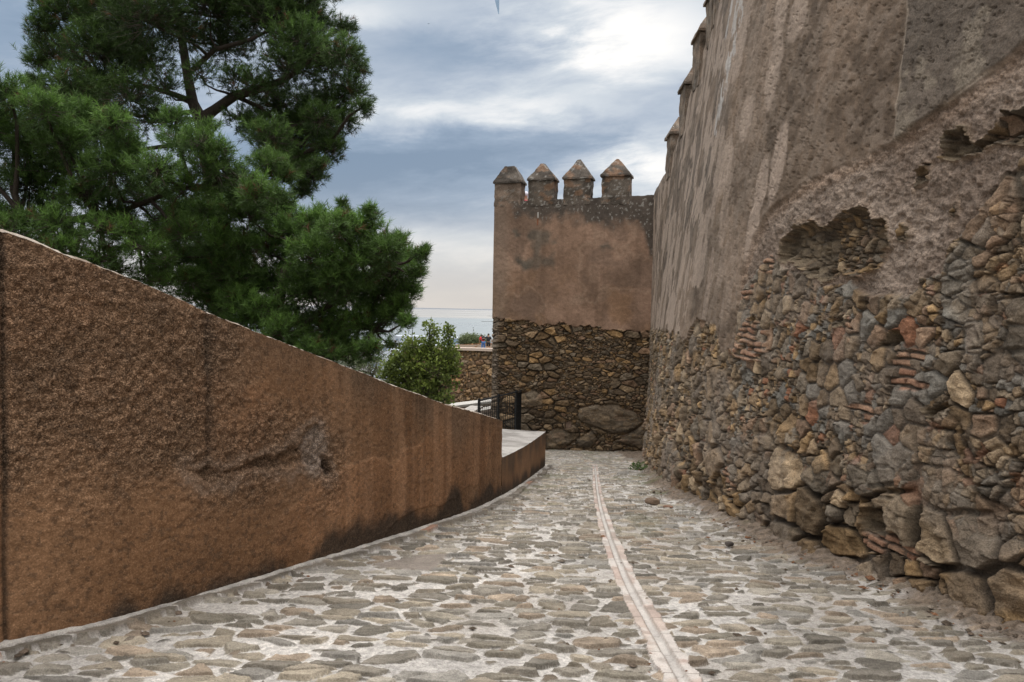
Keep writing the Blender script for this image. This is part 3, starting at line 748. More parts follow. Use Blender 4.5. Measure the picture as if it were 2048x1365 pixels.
def make_merlon(parent, base, wx, wy, h, hc, rz, seed, c0, c1, spots=.0, flat_tip=0.0):
    """body of wx by wy, then a hipped cap that oversails it a little"""
    cs, sn = math.cos(rz), math.sin(rz)
    T = lambda p: np.array([base[0] + p[0] * cs - p[1] * sn, base[1] + p[0] * sn + p[1] * cs, base[2] + p[2]])
    a, b = wx / 2, wy / 2
    def colour(V, col):
        x, y, z = V[..., 0], V[..., 1], V[..., 2]
        u = x + y
        g = fbm(u * 4, z * 4, seed + 31, 4)
        c = lerp(np.asarray(col) * .62, np.asarray(col) * 1.25, sstep(.3, .7, g))
        c = lerp(c, (.40, .38, .35), .75 * spots * sstep(.67, .75, fbm(u * 17, z * 17, seed + 37, 3)))
        c = lerp(c, (.30, .17, .10), spots * .6 * sstep(.62, .70, fbm(u * 5, z * 5, seed + 39, 3)))
        return np.concatenate([c, np.ones(c.shape[:2] + (1,))], -1)
    def join(name, grids, col, par, flipn=False):
        Vs, Fs, Cs, n0 = [], [], [], 0
        for g in grids:
            n, m = g.shape[:2]; idx = np.arange(n * m).reshape(n, m) + n0
            q = np.stack([idx[:-1, :-1], idx[1:, :-1], idx[1:, 1:], idx[:-1, 1:]], -1).reshape(-1, 4)
            Vs.append(g.reshape(-1, 3)); Fs.append(q); Cs.append(colour(g, col).reshape(-1, 4)); n0 += n * m
        F = np.concatenate(Fs)
        return mesh_from(name, np.concatenate(Vs), F.ravel(), np.full(len(F), 4), M_PLASTER, par, np.concatenate(Cs))
    k = [(-a, -b), (a, -b), (a, b), (-a, b)]
    gs = [jitter(rough_grid(T((*k[i], 0)), T((*k[(i + 1) % 4], 0)), T((*k[(i + 1) % 4], h)), T((*k[i], h)), 22, 22), .06, seed) for i in range(4)]
    body = join('merlon', gs, c0, parent)
    o = .04; a2, b2 = a + o, b + o
    e = [(-a2, -b2), (a2, -b2), (a2, b2), (-a2, b2)]
    t = .10 + flat_tip
    tip = [(-a * t, -b * t), (a * t, -b * t), (a * t, b * t), (-a * t, b * t)]
    gs = []
    for i in range(4):
        i2 = (i + 1) % 4
        gs.append(jitter(rough_grid(T((*e[i], h + .0)), T((*e[i2], h + .0)), T((*e[i2], h + .05)), T((*e[i], h + .05)), 20, 4), .045, seed + 3))
        g = rough_grid(T((*e[i], h + .05)), T((*e[i2], h + .05)), T((*tip[i2], h + hc)), T((*tip[i], h + hc)), 20, 20)
        gs.append(jitter(g, .045, seed + 3))
    gs.append(jitter(rough_grid(*[T((*q, h + hc)) for q in tip], 4, 4), .045, seed + 3))
    gs.append(jitter(rough_grid(*[T((*q, h)) for q in e], 4, 4), .03, seed + 3))
    cap = join('cap', gs, c1, body)
    return body


build_right()


# ------------------------------------------------------------------ tower that closes the path
TA = np.array([3.98, 21.30]); TL = 4.80; TANG = R(17)
TD = np.array([-math.cos(TANG), math.sin(TANG)]); TN = np.array([-math.sin(TANG), -math.cos(TANG)])   # along the face, out of the face


def hit_tower(px, py):
    r = ray(px, py); A = np.array([[r[0], -TD[0]], [1.0, -TD[1]]]); d, t = np.linalg.solve(A, TA)
    return float(t), float(EYE + r[2] * d)


def TP(*p): return [hit_tower(*q) for q in p]


def build_tower():
    root = thing('tower', (1.7, 24, float(gz(22))), 'square battlemented tower of pinkish plaster above rubble stone at the end of the ramp', 'tower')
    t = np.linspace(-.35, TL, 400); zs = hit_tower(1140, 397)[1]
    tt, z = np.meshgrid(t, np.linspace(-3.3, zs, 560), indexing='ij')
    # gently sagging sill between the merlons
    z = z + sstep(zs - .5, zs, z) * (np.interp(tt, [0, TL], [hit_tower(1290, 391)[1] - zs, hit_tower(1048, 403)[1] - zs]) + .04 * (fbm(tt * 5, z * 0, 501, 3) - .5))
    stone = polysdf(tt, z, TP((960, 636), (1010, 640), (1060, 643), (1080, 648), (1150, 650), (1200, 655), (1235, 658), (1290, 660), (1340, 662), (1340, 1000), (960, 1000)))
    sm = sstep(-.01, .03, stone + .26 * (fbm(tt * 3, z * 3, 503, 5) - .5))
    h1, c1, e1, a1, b1 = rubble(tt, z, .40 + 0 * tt, 511, .10, .50, 1.0)
    h2, c2, e2, a2, b2 = rubble(tt + 5, z, .24 + 0 * tt, 531, .065, .42, 1.0)
    bz = sstep(.44, .52, fbm(tt * .9, z * 1.3, 551, 3)); h = h1 * bz + h2 * (1 - bz); c = lerp(c2, c1, bz)
    c = c * np.array((.84, .81, .77))
    for k, poly in enumerate((((1155, 838), (1156, 816), (1190, 810), (1232, 810), (1272, 826), (1288, 848), (1272, 868), (1238, 872), (1200, 860), (1160, 846)), ((1228, 884), (1250, 872), (1290, 846), (1292, 905), (1258, 894)),
                              ((1090, 868), (1115, 856), (1142, 866), (1148, 884), (1122, 902), (1090, 900)), ((1040, 790), (1062, 780), (1085, 790), (1084, 812), (1052, 818), (1040, 808)), ((1150, 880), (1180, 862), (1196, 880), (1180, 900), (1155, 898)))):
        p = polysdf(tt, z, TP(*poly)) + .06 * (fbm(tt * 4, z * 4, 561 + k, 3) - .5)
        m = sstep(-.01, .04, p); hh = .05 + .05 * sstep(0, .18, p) + .16 * (fbm(tt * 2.5, z * 4, 571 + k, 5) - .5)
        h = h * (1 - m) + hh * m; h -= .05 * np.exp(-(p / .03) ** 2)
        c = lerp(c, np.array((.20, .158, .115)) * (.30 + 1.3 * fbm(tt * 4, z * 5, 581 + k, 5))[..., None], m * .5)
    hole = sstep(0, .03, polysdf(tt, z, TP((1128, 846), (1140, 842), (1144, 856), (1130, 860)))); h -= hole * .3
    c = lerp(c, c * .75, sstep(-.6, -2.2, z))
    # plaster
    f1 = fbm(tt * .9, z * .9, 591, 5); f2 = fbm(tt * 2.1, z * 2.1, 593, 4)
    cu = lerp(np.array((.215, .135, .092)), (.335, .215, .152), sstep(.34, .66, f1 * .6 + f2 * .4))
    cu = lerp(cu, (.27, .155, .085), .55 * sstep(.5, .66, fbm(tt * 1.1 + 4, z * 1.1, 595, 4)) * sstep(3.3, 1.4, z))
    iso = np.abs(fbm(tt * .75 + 2, z * .75, 597, 5) - .5); cu = lerp(cu, (.37, .265, .195), .30 * sstep(.045, .0, iso))
    cu = lerp(cu, (.15, .105, .080), .45 * sstep(.51, .60, fbm(tt * .75 + 2, z * .75, 597, 5)))
    topline = np.array([hit_tower(px, py) for px, py in ((1300, 520), (1293, 490), (1282, 462), (1255, 448), (1230, 452), (1180, 455), (1158, 445), (1110, 446), (1085, 452), (1050, 432), (1030, 420), (1010, 400), (985, 380))])
    tb = np.interp(tt, topline[:, 0], topline[:, 1])
    dkm = sstep(-.15, .28, z - tb + .9 * (fbm(tt * 2.2, z * 1.8, 599, 5) - .5))
    cu = lerp(cu, np.array((.082, .070, .060)) * (.6 + .8 * f2)[..., None], dkm * .9)
    cu = lerp(cu, (.36, .34, .31), dkm * .6 * sstep(.66, .74, fbm(tt * 17, z * 17, 601, 3)))
    tw = tt + .50 * (fbm(tt * 2.2, z * 2.2, 602, 4) - .5); zw = z + .50 * (fbm(tt * 2.2 + 7, z * 2.2, 604, 4) - .5); st = np.full(tt.shape, -9.)
    for poly in (((1062, 455), (1098, 456), (1103, 480), (1086, 488), (1082, 505), (1094, 515), (1117, 512), (1120, 528), (1108, 537), (1078, 535), (1050, 540), (1028, 533), (1036, 517), (1060, 512), (1066, 494), (1056, 478)), ((1016, 462), (1030, 455), (1036, 475), (1024, 482)), ((1100, 470), (1116, 468), (1118, 480), (1104, 486)), ((1196, 492), (1222, 486), (1226, 500), (1200, 504))):
        st = np.maximum(st, polysdf(tw, zw, TP(*poly)) + .16 * (fbm(tt * 5, z * 5, 603, 5) - .5))
    cu = lerp(cu, np.array((.095, .084, .068)) * (.7 + .9 * fbm(tt * 5, z * 5, 605, 3))[..., None], .80 * sstep(-.08, .14, st) * (.55 + .9 * f2))
    cu = lerp(cu, (.40, .30, .22), .6 * np.exp(-((st + .07) / .035) ** 2) * sstep(2.7, 2.2, z))
    axis = polysdf(tt, z, TP((1074, 460), (1082, 460), (1080, 530), (1072, 530))); cu = lerp(cu, (.25, .21, .17), .25 * sstep(-.06, .06, axis + .12 * (fbm(tt * 5, z * 3, 607, 3) - .5)))
    sl = polysdf(tt, z, TP((1075, 425), (1077, 425), (1077, 436), (1075, 436))); cu = lerp(cu, (.60, .58, .55), sstep(-.01, .01, sl))
    sl = polysdf(tt, z, TP((1074, 438), (1077, 438), (1076, 451), (1074, 451))); cu = lerp(cu, (.22, .08, .04), sstep(-.01, .01, sl))
    drip = sstep(.55, .7, fbm(tt * 4, z * .3, 609, 4)); cu = lerp(cu, cu * .8, drip * .6)
    left = sstep(TL - .55, TL - .2, tt + .1 * f2); cu = lerp(cu, np.array((.235, .178, .138)), .5 * left)
    c = lerp(c, np.array((.30, .25, .205)) * (.6 + .7 * f2)[..., None], .7 * sstep(TL - .28, TL - .08, tt + .12 * (fbm(tt * 6, z * 3, 611, 3) - .5)))
    hp = .02 * (f2 - .5) + .008 * (fbm(tt * 14, z * 14, 613, 3) - .5)
    H = hp * (1 - sm) + (h - .09) * sm; CC = lerp(cu, c, sm)
    V = np.stack([TA[0] + TD[0] * tt + TN[0] * H, TA[1] + TD[1] * tt + TN[1] * H, z], -1)
    cc = np.concatenate([CC, (.45 + .55 * sm)[..., None]], -1)
    k = (sm > .5)[:-1, :-1]
    grid_mesh('stone_base', V, M_STONE, root, cc, k, flip=True); grid_mesh('plaster', V, M_PLASTER, root, cc, ~k, flip=True)
    # body behind the face: parapet thickness, walkway and the other sides
    mb = MB()
    def pt(a, b): return TA + TD * a - TN * b
    top = zs - .03
    mb.prism([pt(-.3, .10), pt(TL - .02, .10), pt(TL - .02, .48), pt(-.3, .48)], 2.0, top)
    mb.prism([pt(-.3, .12), pt(TL - .03, .12), pt(TL - .03, 6), pt(-.3, 6)], -5.2, EYE + .42)
    mb.prism([pt(TL - .45, .50), pt(TL - .01, .50), pt(TL - .01, 6), pt(TL - .45, 6)], 1.9, top - .04)
    mb.v = [np.concatenate(mb.v)]
    o = mb.build('tower_core', mat_surface('tower_core_plaster', 3, .5, 60, .5, .5, .012, flatcol=(.24, .17, .13)), root)
    # merlons
    for k, (x0, x1, ye, yt, ft) in enumerate(((988, 1040, 367, 333, .28), (1057, 1108, 361, 327, .06), (1128, 1181, 358, 319, 0), (1204, 1260, 353, 317, 0))):
        a = hit_tower(x0, ye)[0]; b = hit_tower(x1, ye)[0]; c_ = (a + b) / 2; ze = hit_tower((x0 + x1) / 2, ye)[1]; zt = hit_tower((x0 + x1) / 2, yt)[1]
        wdt = abs(a - b); bz_ = zs - .20
        p = pt(c_, .245)
        if k == 0: wdt = wdt; p = pt(min(c_, TL - wdt / 2), .245)
        make_merlon(root, (p[0], p[1], bz_), wdt, .50, ze - bz_, (zt - ze) * 1.05, math.atan2(TD[1], TD[0]) + math.pi, 700 + k * 50,
                    (.235, .175, .135) if k == 0 else (.115, .094, .076), (.105, .088, .074), .35 if k == 0 else .8, ft)


build_tower()


# ------------------------------------------------------------------ brown wall on the left of the path
def build_left():
    root = thing('boundary_wall', (-2.4, 4.4, float(gz(4.4))), 'brown pebbledash boundary wall sloping down along the left of the ramp', 'wall')
    tp = LP((0, 462), (45, 476), (90, 494), (130, 511), (200, 535), (300, 573), (420, 628), (436, 634), (500, 660), (600, 699), (700, 737), (800, 777), (900, 813), (1004, 843))
    s_end = hit_left(1004, 900)[0]
    st = [p[0] for p in tp]; zt = [p[1] for p in tp]
    st[-1] = s_end
    def top(s): return np.where(s < st[0], zt[0] + (st[0] - s) * .05, np.interp(s, st, zt))
    s = np.concatenate([np.linspace(0, st[0] - .3, 40), np.linspace(st[0] - .28, s_end, 680)])
    v = np.linspace(0, 1, 380)
    ss = np.repeat(s[:, None], len(v), 1); x, y = LEFT.at(ss); zb = gz(y) - .2
    topn = top(ss) + .012 * (fbm(ss * 14, ss * 0, 801, 3) - .5)
    z = zb + (topn - zb) * v
    nx, ny = LEFT.normal(ss); nx, ny = -nx, -ny
    g = gz(y)
    rough = polysdf(ss, z, LP((-200, 420), (0, 440), (130, 500), (420, 620), (470, 700), (480, 830), (640, 860), (670, 890), (665, 950), (600, 948), (430, 965), (340, 930), (230, 950), (120, 930), (0, 960), (-200, 1000)))
    rm = sstep(-.38, .22, rough + .45 * (fbm(ss * 3, z * 3, 803, 4) - .5))
    c = lerp(np.array((.205, .108, .054)), (.270, .148, .078), sstep(.3, .7, fbm(ss * 1.1, z * .8, 805, 5)))
    c = lerp(c, (.255, .150, .088), rm * .7)
    c = lerp(c, (.150, .088, .050), .5 * sstep(.5, .66, fbm(ss * 1.7, z * 1.5, 807, 4)) * (.5 + .5 * rm))
    dz = topn - z; hb = z - g
    drip = sstep(.0, .45, .40 + .75 * (fbm(ss * 3.2, z * .25, 809, 5) - .5) - dz); c = lerp(c, (.120, .085, .058), drip * .7 * (.45 + .55 * sstep(5.2, 6.6, y)))
    streak = sstep(.56, .72, fbm(ss * 6.5, z * .22, 811, 4)) * (1 - rm) * sstep(5.0, 6.6, y) * .8; c = lerp(c, c * np.array((.62, .56, .5)), streak * .75)
    spk = sstep(.60, .70, fbm(ss * 38, z * 38, 814, 2)); c = lerp(c, (.09, .052, .030), spk * .6); pale = sstep(.58, .72, fbm(ss * 5.1 + 3, z * .3, 812, 4)) * (1 - rm) * sstep(5, 6.6, y); c = lerp(c, (.33, .195, .115), pale * .4)
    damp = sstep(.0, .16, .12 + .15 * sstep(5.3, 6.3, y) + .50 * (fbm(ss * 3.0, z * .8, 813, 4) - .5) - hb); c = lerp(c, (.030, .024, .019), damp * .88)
    # vertical joints
    H = .012 * (fbm(ss * 2, z * 2, 815, 3) - .5)
    for px in (10, 418):
        sj = hit_left(px, 800)[0] + .02 * (fbm(z * 3, z * 0, 817, 3) - .5)
        q = np.abs(ss - sj); w_ = .014 if px == 10 else .03
        m = np.exp(-(q / w_) ** 2) * (1 if px == 10 else sstep(hit_left(418, 960)[1], hit_left(418, 930)[1], z) * .8); H -= .03 * m; c = lerp(c, (.05, .035, .025), m * .75)
    cr = np.abs(fbm(ss * 1.3, z * 1.3, 827, 5) - .5); crm = sstep(.010, .002, cr) * sstep(.52, .6, fbm(ss * .8, z * .8, 829, 3)); c = lerp(c, (.08, .05, .035), crm * .22); H -= .003 * crm
    tr = sstep(.54, .58, fbm(ss * .7 + 4, z * 1.1, 828, 4)); c = lerp(c, c * np.array((1.16, 1.12, 1.1)), tr); H += .008 * tr
    # flaked patch with a pale scar
    fl = polysdf(ss, z, LP((360, 935), (400, 925), (470, 920), (560, 900), (620, 850), (640, 845), (655, 890), (668, 945), (655, 962), (640, 930), (600, 950), (520, 945), (470, 965), (420, 972), (380, 962)))
    fl = fl - .03 + .20 * (fbm(ss * 6, z * 6, 819, 5) - .5)
    H -= .03 * sstep(0, .04, fl) * sstep(.35, .02, fl); low = np.exp(-((fl + .03) / .04) ** 2)
    c = lerp(c, (.095, .062, .040), .55 * sstep(.0, .05, fl) * sstep(.14, .04, fl)); c = lerp(c, (.36, .27, .21), .40 * low * sstep(.0, .1, hb - .4))
    sc = polysdf(ss, z, LP((625, 850), (640, 845), (652, 890), (650, 930), (630, 945), (600, 925), (612, 890))) + .16 * (fbm(ss * 7, z * 7, 821, 4) - .5)
    c = lerp(c, np.array((.37, .30, .255)) * (.4 + 1.1 * fbm(ss * 24, z * 24, 823, 3))[..., None], .7 * sstep(-.05, .05, sc))
    hol = polysdf(ss, z, LP((640, 925), (655, 915), (668, 950), (650, 955))); c = lerp(c, (.05, .035, .028), .85 * sstep(-.01, .03, hol)); H -= .03 * sstep(0, .03, hol)
    H += (.016 * rm + .004) * (fbm(ss * 30, z * 30, 825, 3) - .5) * 2
    X = x + nx * H; Yy = y + ny * H
    V = np.stack([X, Yy, z], -1)
    al = np.clip(.30 + .60 * rm, 0, 1)
    grid_mesh('wall_face', V, M_PEBBLE, root, np.concatenate([c, al[..., None]], -1), flip=True)
    # top and back
    T = .34
    n_ = np.linspace(0, 1, 14)
    tx = V[:, -1, :][:, None, :] + np.stack([-nx[:, -1], -ny[:, -1], 0 * nx[:, -1]], -1)[:, None, :] * T * n_[None, :, None]
    tx = tx.copy(); tx[..., 2] += .03 * np.sin(n_ * math.pi)[None] + .016 * (fbm(tx[..., 0] * 22 + 5, tx[..., 1] * 22, 831, 3) - .5)
    tc_ = lerp(np.array((.17, .13, .10)), (.30, .255, .215), sstep(.4, .62, fbm(tx[..., 0] * 7, tx[..., 1] * 7, 833, 4)))
    grid_mesh('wall_top', tx, M_COPING, root, np.concatenate([tc_, np.ones(tc_.shape[:2] + (1,))], -1), flip=True)
    bk = np.stack([tx[:, -1, :], tx[:, -1, :]], 1); bk[:, 1, 2] = -5.3
    grid_mesh('wall_back', bk, M_PLASTER, root, np.tile(np.array((.2, .12, .07, .6)), bk.shape[:2] + (1,)), flip=True)
    # downhill end
    e0 = V[-1]; e1 = tx[-1][:, :]
    end = np.stack([e0[:, :], e0 + np.array([-nx[-1, 0], -ny[-1, 0], 0]) * T], 1)
    grid_mesh('wall_end', end, M_PEBBLE, root, np.tile(np.array((.20, .115, .065, .2)), end.shape[:2] + (1,)), flip=True)
    # lower continuation with its broad concrete coping
    s2 = np.linspace(s_end + .002, LEFT.L[-1], 160); v2 = np.linspace(0, 1, 110)
    p0 = hit_left(1010, 911)[1]; p1 = P(1088, 864, float(LEFT.p[-1, 1]))[2]
    ss = np.repeat(s2[:, None], len(v2), 1); x, y = LEFT.at(ss); zb = gz(y) - .2
    tz = np.interp(ss, [s2[0], s2[-1]], [p0, p1]); z = zb + (tz - zb) * v2
    c = lerp(np.array((.205, .110, .057)), (.265, .150, .082), sstep(.3, .7, fbm(ss * 1.1, z * .8, 841, 5)))
    drip = sstep(.0, .30, .22 + .75 * (fbm(ss * 5, z * .3, 843, 5) - .5) - (tz - z)); c = lerp(c, (.085, .062, .044), drip * .75)
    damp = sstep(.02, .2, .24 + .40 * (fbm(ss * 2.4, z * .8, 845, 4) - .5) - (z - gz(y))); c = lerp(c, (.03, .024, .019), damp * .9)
    nx, ny = LEFT.normal(ss); H = .01 * (fbm(ss * 3, z * 3, 847, 4) - .5)
    V2 = np.stack([x - nx * H, y - ny * H, z], -1)
    low = grid_mesh('low_wall', V2, M_PEBBLE, root, np.concatenate([c, np.full(c.shape[:2] + (1,), .15)], -1), flip=True)
    low['label'] = 'low brown end of the wall below its broad pale coping'
    n_ = np.linspace(0, 1, 40); fx, fy = LEFT.at(s2)
    end_d = fy[-1]
    inner = np.stack([fx - 1.25, np.maximum(fy + .35, 0), np.interp(s2, [s2[0], s2[-1]], [p0, p1])], -1)
    outer = np.stack([fx, fy, np.interp(s2, [s2[0], s2[-1]], [p0, p1])], -1)
    cp = outer[:, None] * (1 - n_)[None, :, None] + inner[:, None] * n_[None, :, None]
    cp[..., 2] += .012 * (fbm(cp[..., 0] * 6, cp[..., 1] * 6, 851, 3) - .5)
    cc = lerp(np.array((.22, .205, .19)), (.36, .34, .32), sstep(.3, .7, fbm(cp[..., 0] * 3, cp[..., 1] * 3, 853, 4)))
    grid_mesh('coping', cp, M_COPING, low, np.concatenate([cc, np.ones(cc.shape[:2] + (1,))], -1), flip=True)
    o = bpy.data.objects['coping']
    ring = np.stack([cp[-1], cp[-1]], 1); ring[:, 1, 2] = -5
    side = np.stack([cp[:, -1], cp[:, -1]], 1); side[:, 1, 2] = -5
    grid_mesh('end_face', ring, M_PEBBLE, root, np.tile(np.array((.18, .11, .065, .2)), ring.shape[:2] + (1,)), flip=True)
    grid_mesh('outer_face', side, M_PEBBLE, root, np.tile(np.array((.2, .12, .07, .2)), side.shape[:2] + (1,)), flip=True)


build_left()


# ------------------------------------------------------------------ fence, stair walls and the terrace beyond
def build_fence():
    A, B_, Cc = P(958, 802, 17.9), P(1033, 784.5, 19.7), P(1041, 783.5, 21.2)
    root = thing('metal_fence', (A[0], A[1], -2.4), 'black metal mesh fence panel behind the low wall beside the tower', 'fence')
    bot = float(gz(19)) - .05
    mid = (A + B_) / 2
    for p in (A, mid, B_, Cc):
        mb = MB(); mb.box((p[0], p[1], (p[2] + bot) / 2 + .02), (.045, .045, p[2] - bot + .06), .78); mb.build('post', M_IRON, root)
    for a, b in ((A, B_), (B_, Cc)):
        for zz, r in ((0, .023), (-1.45, .018)):
            mb = MB(); mb.tube([a + (0, 0, zz), b + (0, 0, zz)], r, 6); mb.build('rail', M_IRON, root)
        L = np.linalg.norm((b - a)[:2]); n = int(L / .10); mb = MB()
        for i in range(1, n):
            q = a + (b - a) * i / n; mb.tube([q + (0, 0, -.03), q + (0, 0, -1.44)], .009, 4)
        for k in range(1, 8): mb.tube([a + (0, 0, -.18 * k), b + (0, 0, -.18 * k)], .006, 4)
        mb.build('mesh_panel', M_IRON, root)


def low_wall(name, a, b, th, h, label, cface, ccap):
    a = np.asarray(a); b = np.asarray(b); root = thing(name, (*((a + b) / 2)[:2], min(a[2], b[2]) - h), label, 'wall')
    t = (b - a)[:2] / np.linalg.norm((b - a)[:2]); n = np.array([-t[1], t[0]]) * th / 2
    poly = [a[:2] - n, b[:2] - n, b[:2] + n, a[:2] + n]
    mb = MB(); zt = np.array([a[2], b[2], b[2], a[2]]); mb.prism(poly, zt - h, zt - .085); mb.build('wall_body', mat_surface(name + '_render', 3, .4, 60, .4, .5, .01, flatcol=cface), root)
    n2 = n * 1.12; poly = [a[:2] - n2, b[:2] - n2, b[:2] + n2, a[:2] + n2]
    mb = MB(); mb.prism(poly, zt - .082, zt); mb.build('coping', mat_surface(name + '_cap', 3, .3, 50, .4, .5, .01, flatcol=ccap), root)


def build_beyond():
    build_fence()
    low_wall('stair_wall', P(868, 814, 27), P(992, 799, 30.5), .55, 3.0, 'pale capped low wall running behind the black fence to the tower', (.30, .25, .21), (.42, .40, .37))
    low_wall('stair_wall', P(905, 838, 21.5), P(954, 812, 24.5), .38, 2.5, 'short orange brown stair wall with pale top left of the fence', (.30, .18, .10), (.45, .42, .39))
    low_wall('stair_wall', P(944, 822, 23.6), P(1000, 812, 25.2), .34, 2.5, 'whitish stair wall seen through the left end of the fence', (.48, .46, .44), (.5, .48, .45))
    # terrace
    root = thing('terrace', (-3, 66, -14), 'stone walled lookout terrace with pale kerb where two people stand', 'terrace')
    D0 = 62.0
    s, v = np.meshgrid(np.linspace(-9, 3, 300), np.linspace(0, 1, 190), indexing='ij')
    zt = np.interp(s, [P(908, 698, D0)[0], P(985, 702.5, D0)[0]], [P(908, 699.5, D0)[2], P(985, 703.5, D0)[2]]); z = -14 + (zt + 14) * v
    h, c, e, a, b = rubble(s, z, .62 + 0 * s, 901, .22, .62)
    c = c * np.array((1.02, .93, .86)); hol = sstep(0, .1, polysdf(s, z, [tuple(P(px, py, D0)[[0, 2]]) for px, py in ((910, 765), (916, 765), (916, 777), (910, 777))])); h -= hol * .7
    c = lerp(c, c * .2, hol)
    grid_mesh('stone_face', np.stack([s, D0 - h, z], -1), M_STONE, root, np.concatenate([c, np.ones(c.shape[:2] + (1,))], -1))
    zl, zr = float(np.interp(-9, s[:, 0], zt[:, -1])), float(zt[-1, -1]); zl2 = float(zt[0, -1])
    mb = MB(); mb.prism([(-9, D0 - .35), (3, D0 - .35), (3, D0 + .45), (-9, D0 + .45)], [zl2 - .0, zr, zr, zl2], [zl2 + .22, zr + .22, zr + .22, zl2 + .22]); mb.build('kerb', mat_plain('pale_kerb', (.50, .40, .34), .9), root)
    zf = float(P(972, 706, 66)[2]); FL.append(zf)
    mb = MB(); mb.prism([(-8.8, D0 + .46), (3, D0 + .46), (3, 72), (-8.8, 72)], -14, zf); mb.build('floor', mat_plain('terrace_paving', (.36, .29, .23), .9), root)
    x0 = P(911, 690, 68)[0]
    s, v = np.meshgrid(np.linspace(x0, 3, 160), np.linspace(0, 1, 24), indexing='ij'); z1 = np.interp(s, [x0, P(965, 684, 68)[0]], [P(911, 689.5, 68)[2], P(965, 686, 68)[2]]); z = zf - .02 + (z1 - zf) * v
    h, c, e, a, b = rubble(s, z, .5 + 0 * s, 931, .10, .6); c = c * np.array((1.5, 1.15, .85))
    pr = grid_mesh('parapet', np.stack([s, 68 - h, z], -1), M_STONE, root, np.concatenate([c, np.ones(c.shape[:2] + (1,))], -1))
    mb = MB(); zz = [float(z1[0, 0]), float(z1[-1, 0])]; mb.prism([(x0, 67.9), (3, 67.9), (3, 68.55), (x0, 68.55)], [zf, zf, zf, zf], [zz[0] - .02, zz[1] - .02, zz[1] - .02, zz[0] - .02])
    mb.build('parapet_core', mat_plain('parapet_stone', (.33, .27, .22), .9), root)
    # far harbour
    gm = mat_plain('mast_steel', (.30, .32, .34), .6); bm = mat_plain('harbour_wall', (.55, .60, .68), .8, s=.02); rm = mat_plain('harbour_roof', (.30, .40, .55), .8, s=.02)
    D = 2250.
    for px, yt, lab in ((908, 662, 'shorter floodlight mast in the harbour rising behind the broadleaf tree'), (946.5, 656, 'tall floodlight mast in the harbour left of the two people'), (951, 669, 'faint low mast in the harbour just right of the tall mast')):
        b = P(px, 700, D); t = P(px, yt, D); r = thing('floodlight_mast', (b[0], b[1], -127), lab, 'lamp post', 'floodlight masts in the harbour')
        mb = MB(); mb.tube([(b[0], b[1], -127), (t[0], t[1], t[2])], [.9, .6], 6); mb.build('pole', gm, r)
        mb = MB(); mb.box((t[0], t[1], t[2] + .6), (4.5, 2, 1.6)); mb.build('lamp_head', gm, r)
    for px0, px1, yt, d, lab, roof in ((893, 922, 675, 2150, 'long blue grey harbour shed between broadleaf tree and terrace', 1), (790, 850, 672, 2200, 'long white harbour building seen over the broadleaf tree', 1), (735, 782, 688, 1500, 'white harbour building seen left of the broadleaf tree', 0),
                                       (742, 775, 715, 1050, 'white flat roofed building low between the pine and the broadleaf tree', 0), (780, 812, 700, 1300, 'pale building showing through the left of the broadleaf tree', 0), (818, 870, 690, 1700, 'pale wide building showing through the top of the broadleaf tree', 0)):
        a = P(px0, yt, d); b = P(px1, yt, d); r = thing('harbour_building', ((a[0] + b[0]) / 2, d, -127.5), lab, 'building', 'buildings down at the harbour')
        mb = MB(); hh = a[2] + 128; mb.box(((a[0] + b[0]) / 2, d + 20, a[2] - hh / 2 - 2.5), (b[0] - a[0], 40, hh - 5)); mb.build('wall', rm if roof and px0 == 893 else bm, r)
        mb = MB(); mb.box(((a[0] + b[0]) / 2, d + 20, a[2] - 2.4), (b[0] - a[0] + 3, 43, 5)); mb.build('roof', bm, r)
        n = max(3, min(8, int((b[0] - a[0]) / 9)))
        for i in range(n):
            mb = MB(); mb.box((a[0] + (b[0] - a[0]) * (i + .5) / n, d - .2, a[2] - 11), ((b[0] - a[0]) / n * .45, .5, 5)); mb.build('window', rm, r)
    for px0, px1, py, lab in ((974, 1000, 632.5, 'dark thin breakwater out at sea beside the tower, nearer the horizon'), (963, 1000, 643.5, 'longer dark breakwater at sea beside the tower, the nearer one')):
        d = 129 / -(ray(px0, py)[2]) + 0 if ray(px0, py)[2] < 0 else 8000
        d = (129 + EYE) / -ray(px0, py)[2]; a = P(px0, py, d); b = P(px1, py, d)
        mb = MB(); mb.prism([(a[0], d - 15), (b[0], d - 15), (b[0], d + 15), (a[0], d + 15)], -131, -126); o = mb.build('breakwater', mat_plain('breakwater_rock', (.10, .10, .10), .9, s=.1)); tag(o, lab, 'breakwater', 'breakwaters out at sea')


FL = []
build_beyond()


